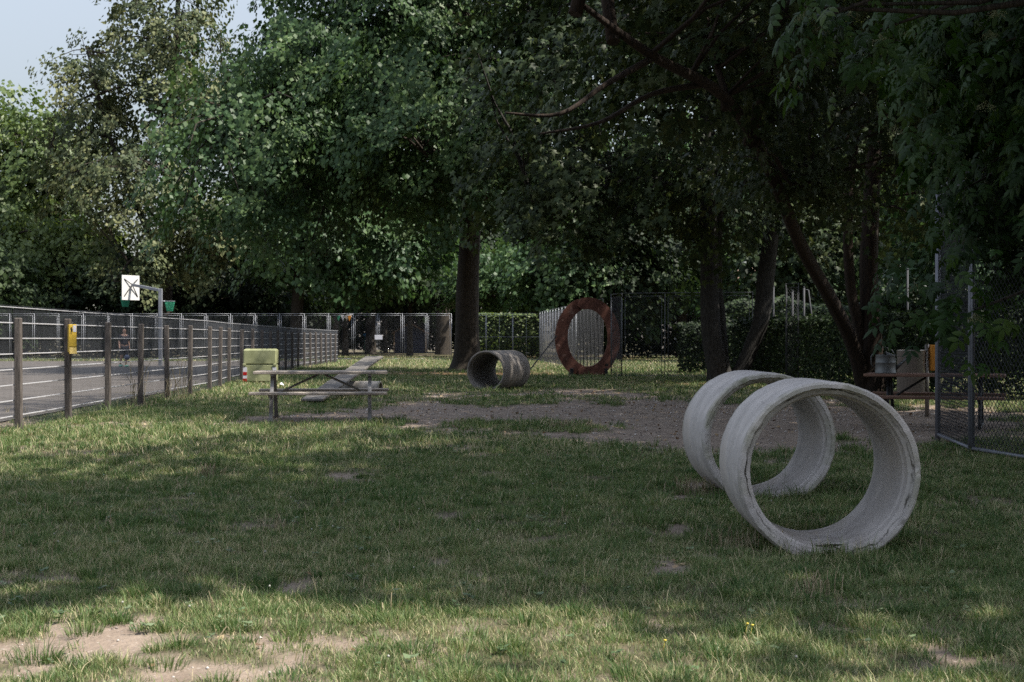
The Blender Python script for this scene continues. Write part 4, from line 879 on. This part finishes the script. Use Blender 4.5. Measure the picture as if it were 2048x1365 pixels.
# ------------------------------------------------------------------ boy on the court
def person():
    d = 62.0; s_ = 1.70 / 1.75; root = empty('person', (P(248, d), d, .02), R(35), 'person in dark shirt and shorts walking on the court behind the fence', 'person')
    def skin(name, V, E, r_, m, parent, lv=2):
        me = bpy.data.meshes.new(name); me.from_pydata([Vector(v) * s_ for v in V], E, []); me.materials.append(m); o = link(name, me, parent)
        md = o.modifiers.new('skin', 'SKIN'); md.use_smooth_shade = True
        for i, k in enumerate(r_): me.skin_vertices[0].data[i].radius = (k * s_, k * s_) if not hasattr(k, '__len__') else (k[0] * s_, k[1] * s_)
        me.skin_vertices[0].data[0].use_root = True; o.modifiers.new('sub', 'SUBSURF').levels = lv; o.modifiers['sub'].render_levels = lv; return o
    V = [(0, 0, .93), (0, 0, 1.08), (0, 0, 1.24), (0, -.01, 1.40), (0, -.02, 1.48), (0, -.03, 1.56), (0, -.045, 1.64), (0, -.04, 1.72),
         (.17, 0, 1.39), (.22, .03, 1.12), (.23, -.04, .88), (.23, -.07, .79), (-.17, 0, 1.39), (-.22, .02, 1.12), (-.24, -.10, .90), (-.24, -.14, .82),
         (.09, 0, .88), (.10, -.06, .50), (.10, .04, .10), (.10, -.02, .04), (.10, -.16, .03), (-.09, 0, .88), (-.10, .02, .50), (-.10, .20, .14), (-.10, .17, .05), (-.10, .05, .03)]
    E = [(0, 1), (1, 2), (2, 3), (3, 4), (4, 5), (5, 6), (6, 7), (3, 8), (8, 9), (9, 10), (10, 11), (3, 12), (12, 13), (13, 14), (14, 15), (0, 16), (16, 17), (17, 18), (18, 19), (19, 20), (0, 21), (21, 22), (22, 23), (23, 24), (24, 25)]
    r_ = [.13, .12, .135, .11, .055, .075, .085, .06, .055, .042, .032, .03, .055, .042, .032, .03, .09, .06, .04, .04, .035, .09, .06, .04, .04, .035]
    body = skin('body', V, E, r_, M_skin, root)
    skin('shirt', [(0, 0, .95), (0, 0, 1.1), (0, 0, 1.27), (0, -.01, 1.40), (.17, 0, 1.39), (.21, .02, 1.18), (-.17, 0, 1.39), (-.21, .02, 1.18)], [(0, 1), (1, 2), (2, 3), (3, 4), (4, 5), (3, 6), (6, 7)], [.165, .155, .165, .12, .08, .075, .08, .075], M_shirt, body)
    skin('shorts', [(0, 0, .95), (.10, 0, .86), (.11, -.06, .52), (-.10, 0, .86), (-.11, .02, .52)], [(0, 1), (1, 2), (0, 3), (3, 4)], [.15, .12, .10, .12, .10], M_shirt, body)
    skin('hair', [(0, -.03, 1.71), (0, -.015, 1.755), (0, .03, 1.68)], [(0, 1), (0, 2)], [.088, .07, .07], M_hair, body)
    for sx, yy, zz in ((.10, -.06, .045), (-.10, .14, .06)): m = MB(); m.box((sx * s_, yy * s_, zz), (.11, .29, .10), bev=.03); m.build('shoe', M_shoe, body)
    m = MB(); m.lathe([(.0005 + .12 * math.sin(math.pi * k / 12), -.12 * math.cos(math.pi * k / 12)) for k in range(13)], 20)
    tag(m.build('ball', M_ballm, None, (P(254, 61.8), 61.8, Z(715, 61.8))), 'dark blue ball dropped beside the person on the court', 'ball')
person()

# ------------------------------------------------------------------ beyond the far fence
def shed():
    d = 122; x = P(820, d); root = empty('garden_shed', (x, d, 0), 0, 'small dark blue gabled shed behind the far fence', 'shed'); W, H_, A = 2.75, 1.8, 2.62
    m = MB(); m.prism([(-W / 2, 0), (W / 2, 0), (W / 2, H_), (0, A - .08), (-W / 2, H_)], 0, 2.4); m.build('wall', M_shed, root)
    m = MB()
    for s in (-1, 1): m.prism([(0, A - .06), (s * (W / 2 + .2), H_ - .16), (s * (W / 2 + .2), H_ - .06), (0, A + .05)], -.22, 2.6)
    m.build('roof', M_roof, root)
    for px in (-W / 2 + .02, -.12, W / 2 - .02): m = MB(); m.box((px, -.04, .95), (.11, .07, 1.7)); m.build('corner_board', M_shedp, root)
shed()
d = 119; root = empty('play_slide', (P(734, d), d, 0), 0, 'small bright blue curved slide behind the far fence', 'slide')
m = MB(); cv = [(-.30, 1.62), (-.1, 1.72), (.12, 1.62), (.26, 1.35), (.24, .95), (.10, .55), (-.02, .3), (.02, .62), (.08, .98), (.06, 1.3), (-.05, 1.45), (-.28, 1.48)]
m.prism(cv, -.3, .3); m.build('chute', M_blue, root)
m = MB(); m.tube([(.1, 0, -.05), (.12, 0, 1.4)], .05, 6); m.tube([(-.2, 0, -.05), (-.2, 0, 1.55)], .04, 6); m.build('support', M_green, root)
m = MB(); m.tube([(0, 0, -.05), (0, 0, 2.25)], .05, 6); tag(m.build('wooden_pole', mat('pale_pole', (.3, .29, .3), .8), None, (P(738, 118), 118.4, 0)), 'pale thin pole above the blue slide', 'pole')
m = MB(); m.box((0, 0, 0), (.46, .015, .27), bev=.004); tag(m.build('notice_board', M_rwhite, None, (P(757, 84.5), 84.52, Z(675, 84.5))), 'small pale notice fixed to the far fence posts', 'sign')
for i, (px, c) in enumerate(((677, M_green), (686, M_rwhite), (693, M_house), (699, M_orange))):
    m = MB(); m.prism([(-.16, 0), (.16, 0), (0, -.42)], -.01, .01); tag(m.build('pennant', c, None, (P(px, 100), 100, Z(631, 100))), ['green pennant', 'white pennant', 'cream pennant', 'orange pennant'][i] + ' hanging on a string behind the far fence', 'pennant', 'pennants strung between the trees')
m = MB(); m.tube([(P(668, 100), 100, Z(629, 100)), (P(690, 100), 100, Z(631.5, 100)), (P(706, 100), 100, Z(629, 100))], .012, 5); tag(m.build('pennant_string', M_rwhite), 'thin string carrying the pennants', 'string')

def house(label, x, y, W, D_, H_, rz, roofh=3.0):
    root = empty('house', (x, y, 0), rz, label, 'house'); m = MB(); m.prism([(-W / 2, -.2), (W / 2, -.2), (W / 2, H_), (0, H_ + roofh), (-W / 2, H_)], 0, D_); m.build('wall', M_house, root)
    m = MB()
    for s in (-1, 1): m.prism([(0, H_ + roofh + .04), (s * (W / 2 + .5), H_ - .24), (s * (W / 2 + .5), H_ - .05), (0, H_ + roofh + .25)], -.5, D_ + .5)
    m.build('roof', M_roof, root)
    for zz in np.arange(1.6, H_ - .4, 2.8):
        for xx in np.arange(-W / 2 + 1.6, W / 2 - 1, 2.6):
            m = MB(); m.box((xx, -.02, zz), (1.2, .12, 1.4)); wn = m.build('window', M_white, root); m = MB(); m.box((xx, -.085, zz), (1.0, .02, 1.2)); m.build('pane', M_glass, wn)
house('pale pinkish house glimpsed behind the right trees', 27, 132, 15, 9, 6.2, R(8))
house('pale house glimpsed between the trunks right of the red ring', 18, 150, 9, 9, 6, R(-5))
house('pale house glimpsed left of the shed', -15, 160, 14, 9, 5.5, R(3))

# ------------------------------------------------------------------ small things in the grass
m = MB(); m.add([(0, 0, .005), (.09, .02, .10), (.16, -.03, .02), (.05, -.08, .06), (.12, .06, .06)], [(0, 1, 3), (1, 2, 3), (0, 4, 1), (1, 4, 2)]); tag(m.build('paper_scrap', M_paper, None, (P(556, 37), 37, .02)), 'crumpled white paper scrap in front of the lime bin', 'litter')
M_weed = leafmat('weed_leaves', (.05, .08, .035), (.09, .14, .06), (.16, .20, .11), .25)
M_stalk = leafmat('dry_stalks', (.16, .14, .08), (.28, .23, .14), (.45, .38, .25), .2)
rng = np.random.default_rng(44); P0, P1 = [], []
def stalk_set(cx, cy, n, sp, h):
    x = cx + rng.normal(0, sp, n); y = cy + rng.normal(0, sp, n)
    for i in range(n):
        hh = h * rng.uniform(.5, 1.2); lx, ly = rng.normal(0, .22, 2) * hh; P0.append((x[i], y[i], -.01)); P1.append((x[i] + lx * .4, y[i] + ly * .4, hh * .6)); P0.append((x[i] + lx * .4, y[i] + ly * .4, hh * .6)); P1.append((x[i] + lx, y[i] + ly, hh))
for px, py in ((350, 800), (262, 812), (330, 800)): c = G(px, py); stalk_set(c[0] + .1, c[1], 9, .10, .75)
for k in range(260):
    y = math.sqrt(rng.uniform(4.6 ** 2, 26 ** 2)); x = rng.uniform(-.38, .38) * y
    if dirt(np.array([x]), np.array([y]))[0] < .5: stalk_set(x, y, rng.integers(1, 4), .04, .10)
for px, py, n, sp in ((1395, 985, 60, .12), (1130, 857, 70, .22), (1480, 1095, 30, .10), (415, 952, 25, .05), (1630, 1195, 25, .05), (545, 1060, 18, .08)): c = G(px, py); stalk_set(c[0], c[1], n, sp, .11)
Vb, Tb = bars(P0, P1, np.array([.0012 + .0001 * p[1] for p in P0])); tag(npmesh('dry_grass_stalks', Vb, Tb, M_stalk, tint=np.repeat(rng.random(len(P0)), 8)), kind='stuff')
# broad-leaved weeds: flat rosettes
pos = []; nor = []; fw = []; sz = []; tt = []
for k in range(620):
    y = math.sqrt(rng.uniform(4.6 ** 2, 17 ** 2)); x = rng.uniform(-.38, .38) * y
    if rng.random() > .35 + .65 * (y < 7.5): continue
    s = rng.uniform(.016, .036); a0 = rng.uniform(0, 6.28); nl_ = rng.integers(4, 9); tn = rng.uniform(.2, 1)
    for j in range(nl_):
        a = a0 + j * 6.28 / nl_ + rng.normal(0, .2); f_ = np.array([math.cos(a), math.sin(a), .35]); pos.append((x, y, .012 + rng.uniform(0, .03))); fw.append(f_ / np.linalg.norm(f_)); nor.append(nrm(np.array([-math.cos(a) * .35, -math.sin(a) * .35, 1]) + rng.normal(0, .15, 3))); sz.append(s * rng.uniform(.8, 1.3)); tt.append(min(1, max(0, tn + rng.normal(0, .1))))
V, T, t = place('lime', np.array(pos), np.array(nor), np.array(fw), np.array(sz), np.array(tt)); tag(npmesh('weeds', V, T, M_weed, tint=t), kind='stuff')
# fallen leaves and crumbs on the bare soil
n = 9000; y = np.sqrt(rng.uniform(4.6 ** 2, 54 ** 2, n)); x = rng.uniform(-.36, .36, n) * y; k = (dirt(x, y) > .5) | (litter(x, y) > .3) | (rng.random(n) < .05); x, y = x[k], y[k]; n = len(x)
V, T, t = place('lime', np.stack([x, y, height(x, y) + .004], 1), nrm(rng.normal(0, .35, (n, 3)) + [0, 0, 1]), nrm(rng.normal(0, 1, (n, 3)) * [1, 1, .1]), rng.uniform(.015, .045, n) * (1 + y * .03), rng.random(n))
tag(npmesh('fallen_leaves', V, T, leafmat('fallen_leaf', (.10, .06, .035), (.22, .14, .07), (.42, .33, .20), .1), tint=t), kind='stuff')
n = 9000; y = np.sqrt(rng.uniform(4.6 ** 2, 34 ** 2, n)); x = rng.uniform(-.36, .36, n) * y; k = dirt(x, y) > .55; x, y = x[k], y[k]; n = len(x); s_ = rng.uniform(.003, .009, n) * (1 + y * .05)
O8 = np.array([(1, 0, 0), (-1, 0, 0), (0, 1, 0), (0, -1, 0), (0, 0, .7), (0, 0, -.7)], float); F8 = np.array([(0, 2, 4), (2, 1, 4), (1, 3, 4), (3, 0, 4), (2, 0, 5), (1, 2, 5), (3, 1, 5), (0, 3, 5)])
V = (np.stack([x, y, height(x, y) - .012], 1)[:, None] + O8[None] * s_[:, None, None] * rng.uniform(.7, 1.4, (n, 6, 1))).reshape(-1, 3); T = (F8[None] + 6 * np.arange(n)[:, None, None]).reshape(-1, 3)
tag(npmesh('pebbles', V, T, leafmat('pebble', (.10, .08, .07), (.24, .21, .19), (.5, .47, .44), .0, .9, .2), tint=np.repeat(rng.random(n), 6)), kind='stuff')
m = MB()
for px, py in ((1490, 1275), (1500, 1278), (1325, 1310)):
    c = G(px, py); m.tube([(c[0], c[1], 0), (c[0] + .01, c[1], .055)], .001, 4)
    m.lathe([(0, .05), (.006, .055), (.007, .059), (0, .062)], 8, Matrix.Translation((c[0] + .01, c[1], 0)))
tag(m.build('yellow_flowers', M_flower), kind='stuff')
P0 = []; 
m = MB()
for k in range(45):
    y = math.sqrt(rng.uniform(5 ** 2, 15 ** 2)); x = rng.uniform(-.36, .2) * y; m.lathe([(0, .045), (.0045, .048), (.005, .053), (0, .057)], 7, Matrix.Translation((x, y, rng.uniform(-.01, .02))))
tag(m.build('clover_flowers', mat('clover_white', (.35, .34, .30), .8)), kind='stuff')
# two twigs lying in the nearest ring
m = MB(); m.tube([(1.72, 8.35, .02), (1.85, 8.3, .045), (2.02, 8.36, .03)], .008, 6); m.tube([(1.85, 8.3, .045), (1.9, 8.22, .03)], .005, 5); tag(m.build('twig', M_bark), 'thin dark twig lying inside the nearest concrete ring', 'twig')
